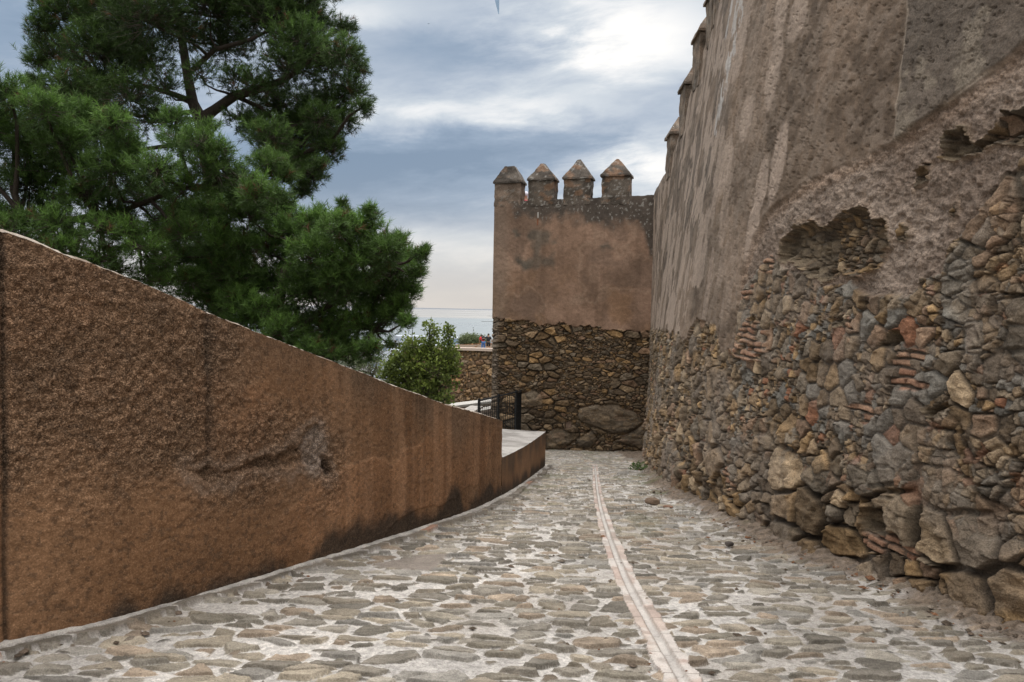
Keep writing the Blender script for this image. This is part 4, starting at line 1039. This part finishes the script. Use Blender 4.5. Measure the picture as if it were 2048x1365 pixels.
# ------------------------------------------------------------------ trees
def foliage(name, mat, pos, dirs, rng, n, length, width, cone, cols, parent, broad=False):
    """n slim blades (needles) or leaf quads around every twig tip"""
    T = len(pos); d = dirs / (np.linalg.norm(dirs, axis=1, keepdims=True) + 1e-9)
    d = np.repeat(d, n, 0); p = np.repeat(pos, n, 0); c = np.repeat(cols, n, 0)
    r = rng.normal(size=(T * n, 3)); r -= (r * d).sum(1, keepdims=True) * d; r /= np.linalg.norm(r, axis=1, keepdims=True) + 1e-9
    th = cone * np.sqrt(rng.random((T * n, 1)))
    nd = d * np.cos(th) + r * np.sin(th)
    L = length * (.65 + .5 * rng.random((T * n, 1)))
    st = p - d * (rng.random((T * n, 1)) * length * 1.1)
    sd_ = np.cross(nd, rng.normal(size=(T * n, 3))); sd_ /= np.linalg.norm(sd_, axis=1, keepdims=True) + 1e-9
    w_ = width * (.7 + .6 * rng.random((T * n, 1)))
    c = c * (.8 + .4 * rng.random((T * n, 1)))
    if broad:
        st = p + r * length * 1.3 * rng.random((T * n, 1)) + d * length * rng.normal(size=(T * n, 1))
        V = np.stack([st, st + nd * L * .5 + sd_ * w_, st + nd * L, st + nd * L * .5 - sd_ * w_], 1).reshape(-1, 3); k = 4
    else:
        V = np.stack([st - sd_ * w_ / 2, st + sd_ * w_ / 2, st + nd * L], 1).reshape(-1, 3); k = 3
    return mesh_from(name, V, np.arange(len(V)), np.full(T * n, k), mat, parent, np.repeat(c, k, 0), False)


def tree(name, label, cat, base, trunk, blobs, depth, seed, kind, dens=1.0, dim=1.0, group=None, limbs=(), sparse=()):
    """trunk and blobs are given by photo pixel plus distance: (px, py, radius px, distance offset)"""
    rng = np.random.default_rng(seed); root = thing(name, base, label, cat, group)
    tb = MB(); bc = (.060, .047, .038); pts = [np.asarray(base, float)] + [P(a, b, depth + e) for a, b, e, r in trunk]
    rad = [trunk[0][3] * 1.25] + [t[3] for t in trunk]
    tb.tube(pts, rad, 9, bc)
    lb = [(np.array(pts), .05)]
    for lm in limbs:
        q = [P(a, b, depth + e) for a, b, e, r in lm]; tb.tube(q, [x[3] for x in lm], 7, bc); lb.append((np.array(q), .04))
    nodes = np.concatenate([np.concatenate([a[:-1] + (a[1:] - a[:-1]) * t for t in (0, .25, .5, .75)] + [a[-1:]]) for a, _ in lb])
    pos, dr, cols = [], [], []
    for bl in blobs:
        px, py, r, off = bl[:4]; k = bl[4] if len(bl) > 4 else 1.0
        c = P(px, py, depth + off); R_ = r / F_PX * (depth + off) * (.92 if kind == 'pine' else 1.0)
        # limb from the nearest wood
        dd = np.linalg.norm(nodes - c, axis=1) + .8 * np.maximum(nodes[:, 2] - c[2], 0); j = nodes[np.argmin(dd)]
        mid = (j + c) / 2 + rng.normal(size=3) * .12 * R_ + (0, 0, -.10 * np.linalg.norm(c - j))
        L = np.linalg.norm(c - j); r0 = min(.02 + .018 * L, .07)
        tb.tube([j, j * .5 + mid * .5 + rng.normal(size=3) * .03, mid, mid * .4 + c * .6 + rng.normal(size=3) * .05, c], [r0, r0 * .85, r0 * .65, r0 * .5, r0 * .3], 5, bc)
        n = int(dens * k * (215 if kind == 'pine' else 62) * (R_ / .55) ** 2 * (1.0 if kind == 'pine' else 1.6)) + 6
        u = rng.normal(size=(n, 3)); u /= np.linalg.norm(u, axis=1, keepdims=True)
        u[:, 2] = np.where((u[:, 2] < -.35) & (rng.random(n) < .6), -u[:, 2] * .8, u[:, 2])
        rr = (.30 + .75 * rng.random((n, 1)) ** .55) * np.where(rng.random((n, 1)) < .12, 1.0 + .38 * rng.random((n, 1)), 1.0)
        q = c + u * rr * R_ * np.array((1.0, 1.15, .92)); q += rng.normal(size=q.shape) * .05 * R_
        d = u + (0, 0, .55) + .35 * rng.normal(size=u.shape)
        pos.append(q); dr.append(d)
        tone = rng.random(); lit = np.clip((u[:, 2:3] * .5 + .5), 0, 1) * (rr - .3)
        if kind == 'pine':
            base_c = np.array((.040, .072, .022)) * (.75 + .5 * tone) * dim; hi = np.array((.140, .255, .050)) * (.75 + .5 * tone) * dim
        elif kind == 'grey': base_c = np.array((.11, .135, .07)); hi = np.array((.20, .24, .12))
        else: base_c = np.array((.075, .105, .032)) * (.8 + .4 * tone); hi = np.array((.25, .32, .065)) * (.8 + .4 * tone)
        tip = np.clip((rr - .45) / .6, 0, 1) * np.clip(u[:, 2:3] * .7 + .55, 0, 1); mixv = np.clip((.25 + .75 * rng.random((n, 1))) * 1.25 * (.12 + .88 * tip), 0, 1); cc_ = base_c * (1 - mixv) + hi * mixv; dead = rng.random(n) < (.02 if kind == 'pine' else .012); cc_[dead] = (.13, .07, .035); cols.append(cc_)  # bright new growth at tips, plus lit tops and shaded insides put in colour
        # side shoots
        nt = int(min(n, 26 + n * .22))
        for t in range(0, nt):
            e = q[t]; g = c + (e - c) * .12 + rng.normal(size=3) * .06 * R_; m2 = (g + e) / 2 + rng.normal(size=3) * .05 * R_
            tb.tube([g, m2, e], [.011, .007, .004], 3, (.10, .082, .066))
    pos = np.concatenate(pos); dr = np.concatenate(dr); cols = np.concatenate(cols)
    tb.build('trunk', M_BARK, root, True)
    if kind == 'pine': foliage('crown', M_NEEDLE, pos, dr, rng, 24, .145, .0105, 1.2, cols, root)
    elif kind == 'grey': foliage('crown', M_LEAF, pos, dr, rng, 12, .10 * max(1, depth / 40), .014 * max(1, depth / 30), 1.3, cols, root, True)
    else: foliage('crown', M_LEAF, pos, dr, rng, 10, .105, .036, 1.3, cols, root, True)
    return root


tall = [(110, 115, 60), (75, 125, 30), (150, 40, 70), (200, 110, 80), (150, 190, 70), (110, 210, 50), (230, 30, 80), (260, 200, 70, .6), (300, 40, 95), (290, 130, 70, .7), (210, 240, 55), (300, 245, 45, .6), (420, 20, 95), (370, 70, 60, .6), (450, 95, 65, .8),
        (500, 20, 80), (540, 40, 85), (600, 20, 60), (630, 50, 50), (690, 110, 48), (650, 130, 70), (600, 90, 70), (700, 185, 48), (725, 215, 28), (720, 140, 28), (650, 215, 60), (580, 140, 70, .8), (560, 215, 70), (620, 270, 60), (540, 280, 60, .8), (600, 330, 55), (640, 330, 25), (610, 375, 28),
        (480, 240, 40, .4), (510, 170, 45, .6), (330, 180, 50, .4), (660, 280, 32), (470, 160, 45, .5), (400, 150, 45, .35), (250, 80, 60), (180, -50, 90), (300, -90, 110), (420, -110, 110), (540, -70, 100), (630, -40, 60), (90, 60, 40), (100, 20, 40), (70, 165, 28), (560, 330, 45, .7), (690, 60, 32), (130, 260, 40), (690, 245, 36), (660, 300, 38), (600, 260, 60), (625, 350, 36), (560, 300, 50), (520, 255, 50), (640, 240, 45), (590, 340, 45), (600, 385, 22), (250, 110, 60), (200, 190, 60)]
rng0 = np.random.default_rng(5)
tall = [(b[0], b[1], b[2], float(rng0.uniform(-1.6, 1.6)), b[3] if len(b) > 3 else 1.0) for b in tall]
b0 = P(440, 700, 18.5)
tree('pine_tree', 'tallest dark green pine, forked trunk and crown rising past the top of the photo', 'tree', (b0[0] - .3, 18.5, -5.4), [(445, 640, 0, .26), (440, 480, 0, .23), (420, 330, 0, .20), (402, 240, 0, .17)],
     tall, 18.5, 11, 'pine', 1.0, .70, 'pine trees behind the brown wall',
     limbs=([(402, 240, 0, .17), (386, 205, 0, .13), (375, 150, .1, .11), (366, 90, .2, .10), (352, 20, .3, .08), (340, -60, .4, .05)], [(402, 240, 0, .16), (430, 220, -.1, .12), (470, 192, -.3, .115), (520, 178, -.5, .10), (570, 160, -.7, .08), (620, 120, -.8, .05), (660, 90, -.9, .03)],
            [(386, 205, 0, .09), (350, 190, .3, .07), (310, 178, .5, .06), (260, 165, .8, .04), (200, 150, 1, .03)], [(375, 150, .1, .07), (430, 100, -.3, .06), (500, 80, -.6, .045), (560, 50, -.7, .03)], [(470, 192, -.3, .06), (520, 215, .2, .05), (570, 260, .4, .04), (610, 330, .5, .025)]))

leftp = [(20, 190, 55), (15, 250, 65), (90, 225, 60), (160, 235, 50), (60, 300, 75), (130, 290, 60), (200, 270, 60), (230, 250, 45), (250, 300, 50), (130, 340, 75), (230, 345, 70), (60, 370, 65), (180, 400, 70), (290, 400, 65, .8), (100, 420, 50, .7), (240, 440, 50, .7), (40, 440, 40, .5), (310, 345, 60, .8), (360, 290, 50, .8), (350, 240, 40), (400, 290, 55, .6),
         (370, 380, 60, .8), (430, 340, 55, .7), (480, 370, 60), (540, 330, 45), (565, 355, 38), (520, 390, 50), (440, 300, 35, .6), (420, 260, 28, .6), (340, 440, 45, .6), (150, 470, 40, .5), (330, 520, 30, .4), (220, 500, 35, .4), (-60, 250, 80), (-80, 350, 90), (560, 400, 35), (-40, 430, 60, .6), (20, 470, 50, .5), (90, 480, 45, .5), (60, 520, 50, .5), (150, 520, 50, .5), (230, 540, 45, .5), (290, 500, 45, .6), (300, 560, 45, .5), (370, 470, 50, .7), (200, 460, 45, .6), (-20, 440, 60, .8), (40, 450, 45, .8), (0, 500, 45, .7), (110, 450, 50, .8), (120, 500, 45, .7), (200, 520, 45, .7), (260, 470, 50, .8), (310, 540, 40, .7)]
leftp = [(b[0], b[1], b[2], float(rng0.uniform(-1.0, 1.0)), b[3] if len(b) > 3 else 1.0) for b in leftp]
b0 = P(-60, 700, 13.5)
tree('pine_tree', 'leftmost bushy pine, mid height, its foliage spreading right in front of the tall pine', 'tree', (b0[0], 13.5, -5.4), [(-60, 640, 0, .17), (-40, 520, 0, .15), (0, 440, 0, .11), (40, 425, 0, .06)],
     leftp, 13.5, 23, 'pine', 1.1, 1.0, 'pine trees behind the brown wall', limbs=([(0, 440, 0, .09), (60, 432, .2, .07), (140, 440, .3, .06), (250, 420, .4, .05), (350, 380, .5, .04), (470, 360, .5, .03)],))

rightp = [(330, 470, 50), (370, 440, 50), (420, 430, 60), (350, 520, 55, .8), (470, 405, 45), (500, 430, 55), (550, 430, 50), (440, 490, 65), (590, 465, 60), (540, 500, 70), (640, 450, 50), (690, 430, 26), (685, 405, 16), (680, 460, 50), (740, 425, 26), (730, 460, 45), (640, 520, 75), (720, 520, 70), (770, 500, 50), (800, 480, 28), (790, 550, 55), (815, 520, 38), (840, 510, 24), (852, 498, 14), (835, 545, 26), (815, 580, 34),
          (760, 590, 65), (700, 590, 75), (620, 590, 75, .8), (540, 570, 65, .8), (470, 550, 60, .8), (410, 560, 45, .7), (520, 620, 50, .7), (590, 650, 55, .8), (660, 660, 65), (730, 650, 60), (790, 630, 40), (812, 645, 24), (700, 705, 42), (740, 700, 35), (660, 710, 35, .7), (560, 690, 30, .5), (480, 610, 35, .5), (460, 640, 25, .4), (620, 700, 35, .5), (780, 690, 18, .7), (800, 610, 30), (380, 590, 45, .5), (430, 620, 45, .5), (500, 580, 50, .7), (560, 640, 50, .7), (610, 690, 45, .6), (650, 740, 40, .6), (540, 690, 40, .5), (330, 560, 45, .5), (600, 560, 55), (680, 560, 55), (400, 520, 45), (450, 590, 45), (430, 540, 40), (480, 500, 50), (460, 660, 35, .7), (500, 640, 48), (560, 665, 48), (620, 710, 42), (470, 600, 45), (670, 690, 45), (380, 560, 40), (420, 590, 40), (640, 740, 30)]
rightp = [(b[0], b[1], b[2], float(rng0.uniform(-1.3, 1.3)), b[3] if len(b) > 3 else 1.0) for b in rightp]
b0 = P(560, 900, 15.5)
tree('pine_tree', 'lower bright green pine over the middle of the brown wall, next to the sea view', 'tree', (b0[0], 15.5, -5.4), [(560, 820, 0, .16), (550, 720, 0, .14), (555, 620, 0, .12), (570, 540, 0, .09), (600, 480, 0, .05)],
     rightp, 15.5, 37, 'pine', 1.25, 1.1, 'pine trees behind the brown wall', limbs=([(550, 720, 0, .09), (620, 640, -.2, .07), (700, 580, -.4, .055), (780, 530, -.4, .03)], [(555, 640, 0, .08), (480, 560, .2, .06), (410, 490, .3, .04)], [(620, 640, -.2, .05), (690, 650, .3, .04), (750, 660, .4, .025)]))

br = [(860, 655, 9), (860, 672, 13), (858, 690, 17), (845, 710, 24), (872, 712, 22), (897, 660, 8), (898, 675, 9), (896, 692, 10), (893, 708, 16), (825, 690, 10), (815, 702, 18), (800, 725, 26), (785, 735, 18), (830, 735, 32), (870, 745, 32), (895, 735, 22), (905, 745, 12), (810, 765, 28), (850, 780, 30), (885, 775, 22), (780, 760, 20), (830, 800, 26), (870, 805, 20), (890, 800, 14), (800, 790, 22), (907, 715, 7), (782, 748, 12), (910, 722, 8)]
br = [(b[0], b[1], b[2], float(rng0.uniform(-.5, .5)), 1.0) for b in br]
b0 = P(850, 900, 22)
tree('broadleaf_tree', 'small yellow green broadleaf tree with pointed shoots in front of the sea', 'tree', (b0[0], 22, -5.3), [(850, 860, 0, .09), (852, 790, 0, .07), (857, 720, 0, .045), (860, 660, 0, .015)], br, 22, 41, 'leaf', .85,
     limbs=([(852, 790, 0, .05), (885, 750, 0, .035), (897, 700, 0, .02), (898, 655, 0, .008)], [(852, 790, 0, .05), (815, 745, 0, .035), (823, 690, 0, .015), (826, 650, 0, .006)]))
gy = [(740, 740, 30), (765, 755, 25), (720, 735, 22), (750, 720, 20), (778, 770, 20), (760, 700, 14), (700, 725, 20)]
gy = [(b[0], b[1], b[2], float(rng0.uniform(-.5, .5)), .9) for b in gy]
b0 = P(745, 850, 27)
tree('shrub', 'pale grey green shrub between the lower pine and the broadleaf tree', 'shrub', (b0[0], 27, -5.3), [(745, 800, 0, .07), (745, 750, 0, .04)], gy, 27, 43, 'grey', .8)
ft = [(930, 681, 9), (940, 680, 10), (950, 682, 10), (958, 684, 9), (925, 686, 8), (966, 686, 9), (945, 690, 10), (935, 692, 9), (955, 694, 9)]
ft = [(b[0], b[1], b[2], float(rng0.uniform(-.8, .8)), .9) for b in ft]
b0 = P(945, 720, 84)
tree('treetop', 'rounded green treetop showing just over the terrace parapet', 'tree', (b0[0], 84, -12), [(945, 705, 0, .2), (945, 690, 0, .12)], ft, 84, 47, 'grey', .8)
for o in list(bpy.data.objects):
    if o.get('label', '').startswith('rounded green'): pass


# ------------------------------------------------------------------ people
def skin(name, verts, edges, radii, mat, parent, sub=1):
    me = bpy.data.meshes.new(name); me.from_pydata([tuple(map(float, v)) for v in verts], edges, []); o = bpy.data.objects.new(name, me); COL.objects.link(o)
    o.parent = parent; md = o.modifiers.new('skin', 'SKIN'); o.modifiers.new('sub', 'SUBSURF').levels = sub; o.modifiers['sub'].render_levels = sub
    for i, v in enumerate(me.skin_vertices[0].data): v.radius = (radii[i], radii[i]); v.use_root = (i == 0)
    md.use_smooth_shade = True; me.materials.append(mat); return o


M_SKIN = mat_plain('skin', (.36, .20, .13), .6); M_HAIR = mat_plain('dark_hair', (.012, .010, .009), .6)


def person(base, rz, label, pose, shirt, legs, shorts=False, cap=None, group=None):
    root = thing('person', base, label, 'person', group); root.rotation_euler[2] = rz
    J = dict(pel=(0, 0, .93), waist=(0, .02, 1.08), chest=(0, .05, 1.30), neck=(0, .06, 1.47), head=(0, .08, 1.60), crown=(0, .08, 1.70),
             kl=(-.11, .03, .50), al=(-.12, -.02, .09), tl=(-.13, .13, .04), kr=(.11, .03, .50), ar=(.12, -.02, .09), tr=(.13, .13, .04), hl=(-.09, 0, .90), hr=(.09, 0, .90),
             sl=(-.18, .05, 1.39), el=(-.25, .06, 1.12), wl=(-.24, .16, .88), sr=(.18, .05, 1.39), er=(.25, .06, 1.12), wr=(.24, .16, .88))
    J.update(pose); keys = list(J); V = [np.array(J[k], float) for k in keys]; ix = {k: i for i, k in enumerate(keys)}
    rad = dict(pel=.12, waist=.115, chest=.125, neck=.055, head=.092, crown=.07, kl=.055, al=.042, tl=.03, kr=.055, ar=.042, tr=.03, hl=.085, hr=.085, sl=.055, el=.040, wl=.028, sr=.055, er=.040, wr=.028)
    E = [('pel', 'waist'), ('waist', 'chest'), ('chest', 'neck'), ('neck', 'head'), ('head', 'crown'), ('pel', 'hl'), ('hl', 'kl'), ('kl', 'al'), ('al', 'tl'), ('pel', 'hr'), ('hr', 'kr'), ('kr', 'ar'), ('ar', 'tr'), ('chest', 'sl'), ('sl', 'el'), ('el', 'wl'), ('chest', 'sr'), ('sr', 'er'), ('er', 'wr')]
    rd = [rad[k] for k in keys]; ed = [(ix[a], ix[b]) for a, b in E]
    for sd_, e_, w_ in ((-1, 'el', 'wl'), (1, 'er', 'wr')):
        f = V[ix[w_]] - V[ix[e_]]; f /= np.linalg.norm(f); side = np.cross(f, (0, 0, 1)); side /= np.linalg.norm(side) + 1e-9
        pm = V[ix[w_]] + f * .07; V.append(pm); rd.append(.026); pi = len(V) - 1; ed.append((ix[w_], pi))
        for q, L in ((-.030, .055), (-.010, .075), (.010, .08), (.030, .065)):
            V.append(pm + f * .03 + side * q); rd.append(.009); V.append(pm + f * (.03 + L) + side * q * 1.2 + np.array((0, 0, -.02))); rd.append(.007)
            ed += [(pi, len(V) - 2), (len(V) - 2, len(V) - 1)]
        V.append(pm + side * .05 * -sd_ + f * .01); rd.append(.010); ed.append((pi, len(V) - 1))
    skin('body', V, ed, rd, M_SKIN, root)
    g = lambda k: np.array(J[k], float)
    mid = lambda a, b, t: g(a) * (1 - t) + g(b) * t
    sv = [g('waist') - (0, 0, .12), g('waist'), g('chest'), g('chest') * .35 + g('neck') * .65, g('sl'), mid('sl', 'el', .75), g('sr'), mid('sr', 'er', .75)]
    skin('shirt', sv, [(0, 1), (1, 2), (2, 3), (2, 4), (4, 5), (2, 6), (6, 7)], [.150, .150, .160, .075, .082, .066, .082, .066], shirt, root)
    kk = .95 if not shorts else .0
    tv = [g('pel') + (0, 0, .04), g('hl'), g('hr'), g('kl') + (0, 0, .05 if shorts else 0), g('kr') + (0, 0, .05 if shorts else 0)]; te = [(0, 1), (0, 2), (1, 3), (2, 4)]; tr_ = [.140, .108, .108, .080, .080]
    if not shorts: tv += [g('al') + (0, 0, .02), g('ar') + (0, 0, .02)]; te += [(3, 5), (4, 6)]; tr_ += [.062, .062]
    skin('shorts' if shorts else 'trousers', tv, te, tr_, legs, root)
    h = g('head'); mb = MB(); mb.ellipsoid(h + (0, -.012, .035), (.086, .10, .092), 12); mb.build('cap' if cap else 'hair', cap or M_HAIR, root, True)
    mb = MB(); mb.ellipsoid(h + (0, .10, .0), (.016, .022, .022), 6); mb.build('nose', M_SKIN, root, True)
    for q in (-.095, .095):
        mb = MB(); mb.ellipsoid(h + (q, .0, .0), (.014, .025, .032), 6); mb.build('ear', M_SKIN, root, True)
    sh = mat_plain('shoe', (.05, .05, .055), .6)
    for q in ('l', 'r'):
        mb = MB(); a = g('a' + q); mb.ellipsoid(a + (0, .06, -.045), (.048, .13, .045), 8); mb.build('shoe', sh, root, True)
    for ch in root.children: ch['_s'] = 1
    return root


zf = FL[0]
pa = P(966.5, 700, 66.3); pb = P(976.5, 700, 65.6)
RZ = R(14)
pr = person((pa[0], 66.3, zf), RZ, 'person in red shirt and blue jeans wearing a dark backpack, leaning on the terrace parapet',
            dict(waist=(0, .05, 1.06), chest=(-.05, .20, 1.24), neck=(-.08, .31, 1.37), head=(-.10, .38, 1.48), crown=(-.10, .40, 1.57), sl=(-.24, .22, 1.31), el=(-.28, .42, 1.06), wl=(-.24, .62, .93), sr=(.13, .24, 1.33), er=(.20, .42, 1.08), wr=(.16, .62, .93)),
            mat_plain('red_shirt', (.52, .018, .035), .8), mat_plain('blue_jeans', (.06, .16, .40), .85))
pk = person((pb[0], 65.6, zf), R(-4), 'person in black shirt and black shorts standing beside the tower edge on the terrace',
            dict(sl=(-.19, .05, 1.40), el=(-.36, .14, 1.28), wl=(-.50, .28, 1.27)), mat_plain('black_shirt', (.012, .012, .014), .85), mat_plain('black_shorts', (.010, .010, .012), .85), True)
bk = thing('backpack', (pa[0], 66.3, zf + 1.2), 'dark backpack on the back of the person in red', 'backpack')
bp_m = mat_plain('backpack_cloth', (.015, .018, .026), .8)
c_, s_ = math.cos(RZ), math.sin(RZ)
def loc(x, y, z): return (pa[0] + x * c_ - y * s_, 66.3 + x * s_ + y * c_, zf + z)
mb = MB(); mb.ellipsoid(loc(-.01, .03, 1.26), (.17, .12, .22), 12); mb.build('bag', bp_m, bk, True)
mb = MB(); mb.ellipsoid(loc(.01, -.07, 1.19), (.12, .06, .12), 10); mb.build('front_pocket', bp_m, bk, True)
for q in (-.13, .10):
    mb = MB(); mb.tube([loc(q, .10, 1.44), loc(q - .01, .30, 1.40), loc(q, .34, 1.22), loc(q, .16, 1.08)], .02, 6); mb.build('strap', bp_m, bk, True)
pc = P(1055.5, 395, 24.2)
person((pc[0], 24.2, P(1050, 382, 24.2)[2] - 1.745), R(70), 'person with a pale cap peeping out between the first two merlons on the tower', {}, mat_plain('crimson_shirt', (.35, .02, .05), .8), mat_plain('grey_trousers', (.15, .15, .16), .8), cap=mat_plain('pale_cap', (.66, .64, .74), .7))


# ------------------------------------------------------------------ birds
def bird(p, span, yaw, roll, label, mat):
    r = thing('bird', p, label, 'bird', 'birds in the sky'); p = np.asarray(p)
    cy, sy_ = math.cos(yaw), math.sin(yaw)
    T = lambda x, y, z: p + np.array([x * cy - y * sy_, x * sy_ + y * cy, z]) * span
    mb = MB(); mb.tube([T(0, .24, .01), T(0, .18, .015), T(0, .05, 0), T(0, -.1, 0), T(0, -.22, .01)], np.array([.008, .03, .045, .035, .012]) * span, 8); mb.build('body', mat, r, True)
    for sg in (-1, 1):
        up = math.tan(roll) * sg
        sp = np.array([(0, .07, .0), (.18, .10, .06), (.34, .04, .05), (.5, -.08, .0)]); ch = np.array([.15, .13, .10, .02]); V = []
        for (a, b, z), c in zip(sp, ch):
            z = z + a * up
            V += [T(sg * a, b, z + .006), T(sg * a, b - c, z), T(sg * a, b - c * .4, z - .008)]
        fs = []
        for i in range(3):
            for k in range(3): fs.append((i * 3 + k, i * 3 + (k + 1) % 3, i * 3 + 3 + (k + 1) % 3, i * 3 + 3 + k))
        fs += [(0, 1, 2), (9, 10, 11)]
        mb = MB(); mb.add(V, fs); mb.build('wing', mat, r)
    mb = MB(); V = [T(-.02, -.2, .01), T(.02, -.2, .01), T(.05, -.32, .01), T(-.05, -.32, .01), T(0, -.25, .02)]; mb.add(V, [(0, 1, 4), (1, 2, 4), (2, 3, 4), (3, 0, 4), (3, 2, 1, 0)]); mb.build('tail', mat, r)


gm_ = mat_plain('gull_feathers', (.16, .24, .34), .8)
bird(P(1001, -37, 24), 1.35, R(78), R(62), 'blue grey bird crossing the top edge of the sky with one wing down', gm_)
bird(P(857, 48, 150), .9, R(60), R(15), 'tiny bird far off in the cloudy sky left of the large one', gm_)


# ------------------------------------------------------------------ loose things on the ramp
def loose_stone(px, py, size, seed, label, colr):
    x, y = ground_px(px, py); z = float(gz(y)); rng = np.random.default_rng(seed)
    mb = MB(); mb.ellipsoid((0, 0, 0), (1, 1, 1), 12); V = mb.v[0]
    for _ in range(9):
        nrm = rng.normal(size=3); nrm /= np.linalg.norm(nrm); k = .62 + .2 * rng.random(); dd = V @ nrm; V = V - np.maximum(dd - k, 0)[:, None] * nrm
    V = V * np.array(size) + (x, y, z + size[2] * .8); mb.v = [V]
    o = mb.build('loose_stone', mat_surface('loose_stone_%d' % seed, 20, .5, 90, .5, .7, .01, flatcol=colr)); tag(o, label, 'stone', 'loose stones on the ramp')


loose_stone(1305, 1010, (.10, .07, .055), 3, 'brown loose stone lying on the cobbles near the right wall', (.17, .12, .085))
loose_stone(1457, 1093, (.05, .035, .025), 4, 'small dark pebble on the cobbles at the foot of the right wall', (.06, .05, .045))
loose_stone(1336, 1017, (.07, .05, .02), 5, 'flat reddish chip on the cobbles just right of the brown loose stone', (.22, .13, .09))
def litter():
    rng = np.random.default_rng(77); mb = MB()
    for k in range(1500):
        d = 3.2 + 17 * rng.random() ** 1.6
        if k < 1150: x = RIGHT.x_at_y(d) + .02 - abs(rng.normal()) * .20
        elif k < 1300: x = LEFT.x_at_y(min(d, 13)) + .08 + abs(rng.normal()) * .25; d = min(d, 13)
        else: x = LEFT.x_at_y(min(d, 13)) * .4 + RIGHT.x_at_y(d) * .6 + rng.normal() * 1.0; d = d
        r = (.007 + .020 * rng.random() ** 3) * (1.6 if k < 1150 and rng.random() < .12 else 1)
        V = np.array([(1, 0, 0), (-1, 0, 0), (0, 1, 0), (0, -1, 0), (0, 0, 1), (0, 0, -1)]) * (.7 + .6 * rng.random((6, 1))) * r * np.array((1.4, 1.0, .6))
        a = rng.random() * 6.3; V = np.stack([V[:, 0] * math.cos(a) - V[:, 1] * math.sin(a), V[:, 0] * math.sin(a) + V[:, 1] * math.cos(a), V[:, 2]], 1)
        zz = float(gz(d)) + (.04 * max(0, 1 - (RIGHT.x_at_y(d) - x) / .3) if k < 1150 else .014)
        c = ((.16, .12, .09), (.10, .075, .055), (.24, .20, .16), (.20, .10, .055))[rng.integers(4)]
        mb.add(V + (x, d, zz), [(0, 2, 4), (2, 1, 4), (1, 3, 4), (3, 0, 4), (2, 0, 5), (1, 2, 5), (3, 1, 5), (0, 3, 5)], c)
    tag(mb.build('gravel', M_STONE), 'loose gravel and dead leaves scattered along the foot of the walls', 'gravel', kind='stuff')


litter()
wx_, wy_ = ground_px(1276, 941)
rngw = np.random.default_rng(9); n = 40
wp = np.stack([wx_ + rngw.normal(size=n) * .07, wy_ + rngw.normal(size=n) * .10, np.full(n, float(gz(wy_)) + .03)], 1)
wr_ = thing('weed', (wx_, wy_, float(gz(wy_))), 'small green weed growing on the ramp near the tower corner', 'plant')
foliage('leaves', M_LEAF, wp, np.tile((0, 0, 1.), (n, 1)) + .5 * rngw.normal(size=(n, 3)), rngw, 5, .07, .012, 1.1, np.tile((.09, .14, .045), (n, 1)), wr_, True)
mbw = MB()
for q in range(8): mbw.tube([(wx_, wy_, float(gz(wy_))), wp[q] + (0, 0, .04)], .004, 4)
mbw.build('stem', mat_plain('weed_stem', (.08, .11, .04)), wr_)
settle()
for o in bpy.data.objects:
    if '_s' in o.keys(): del o['_s']
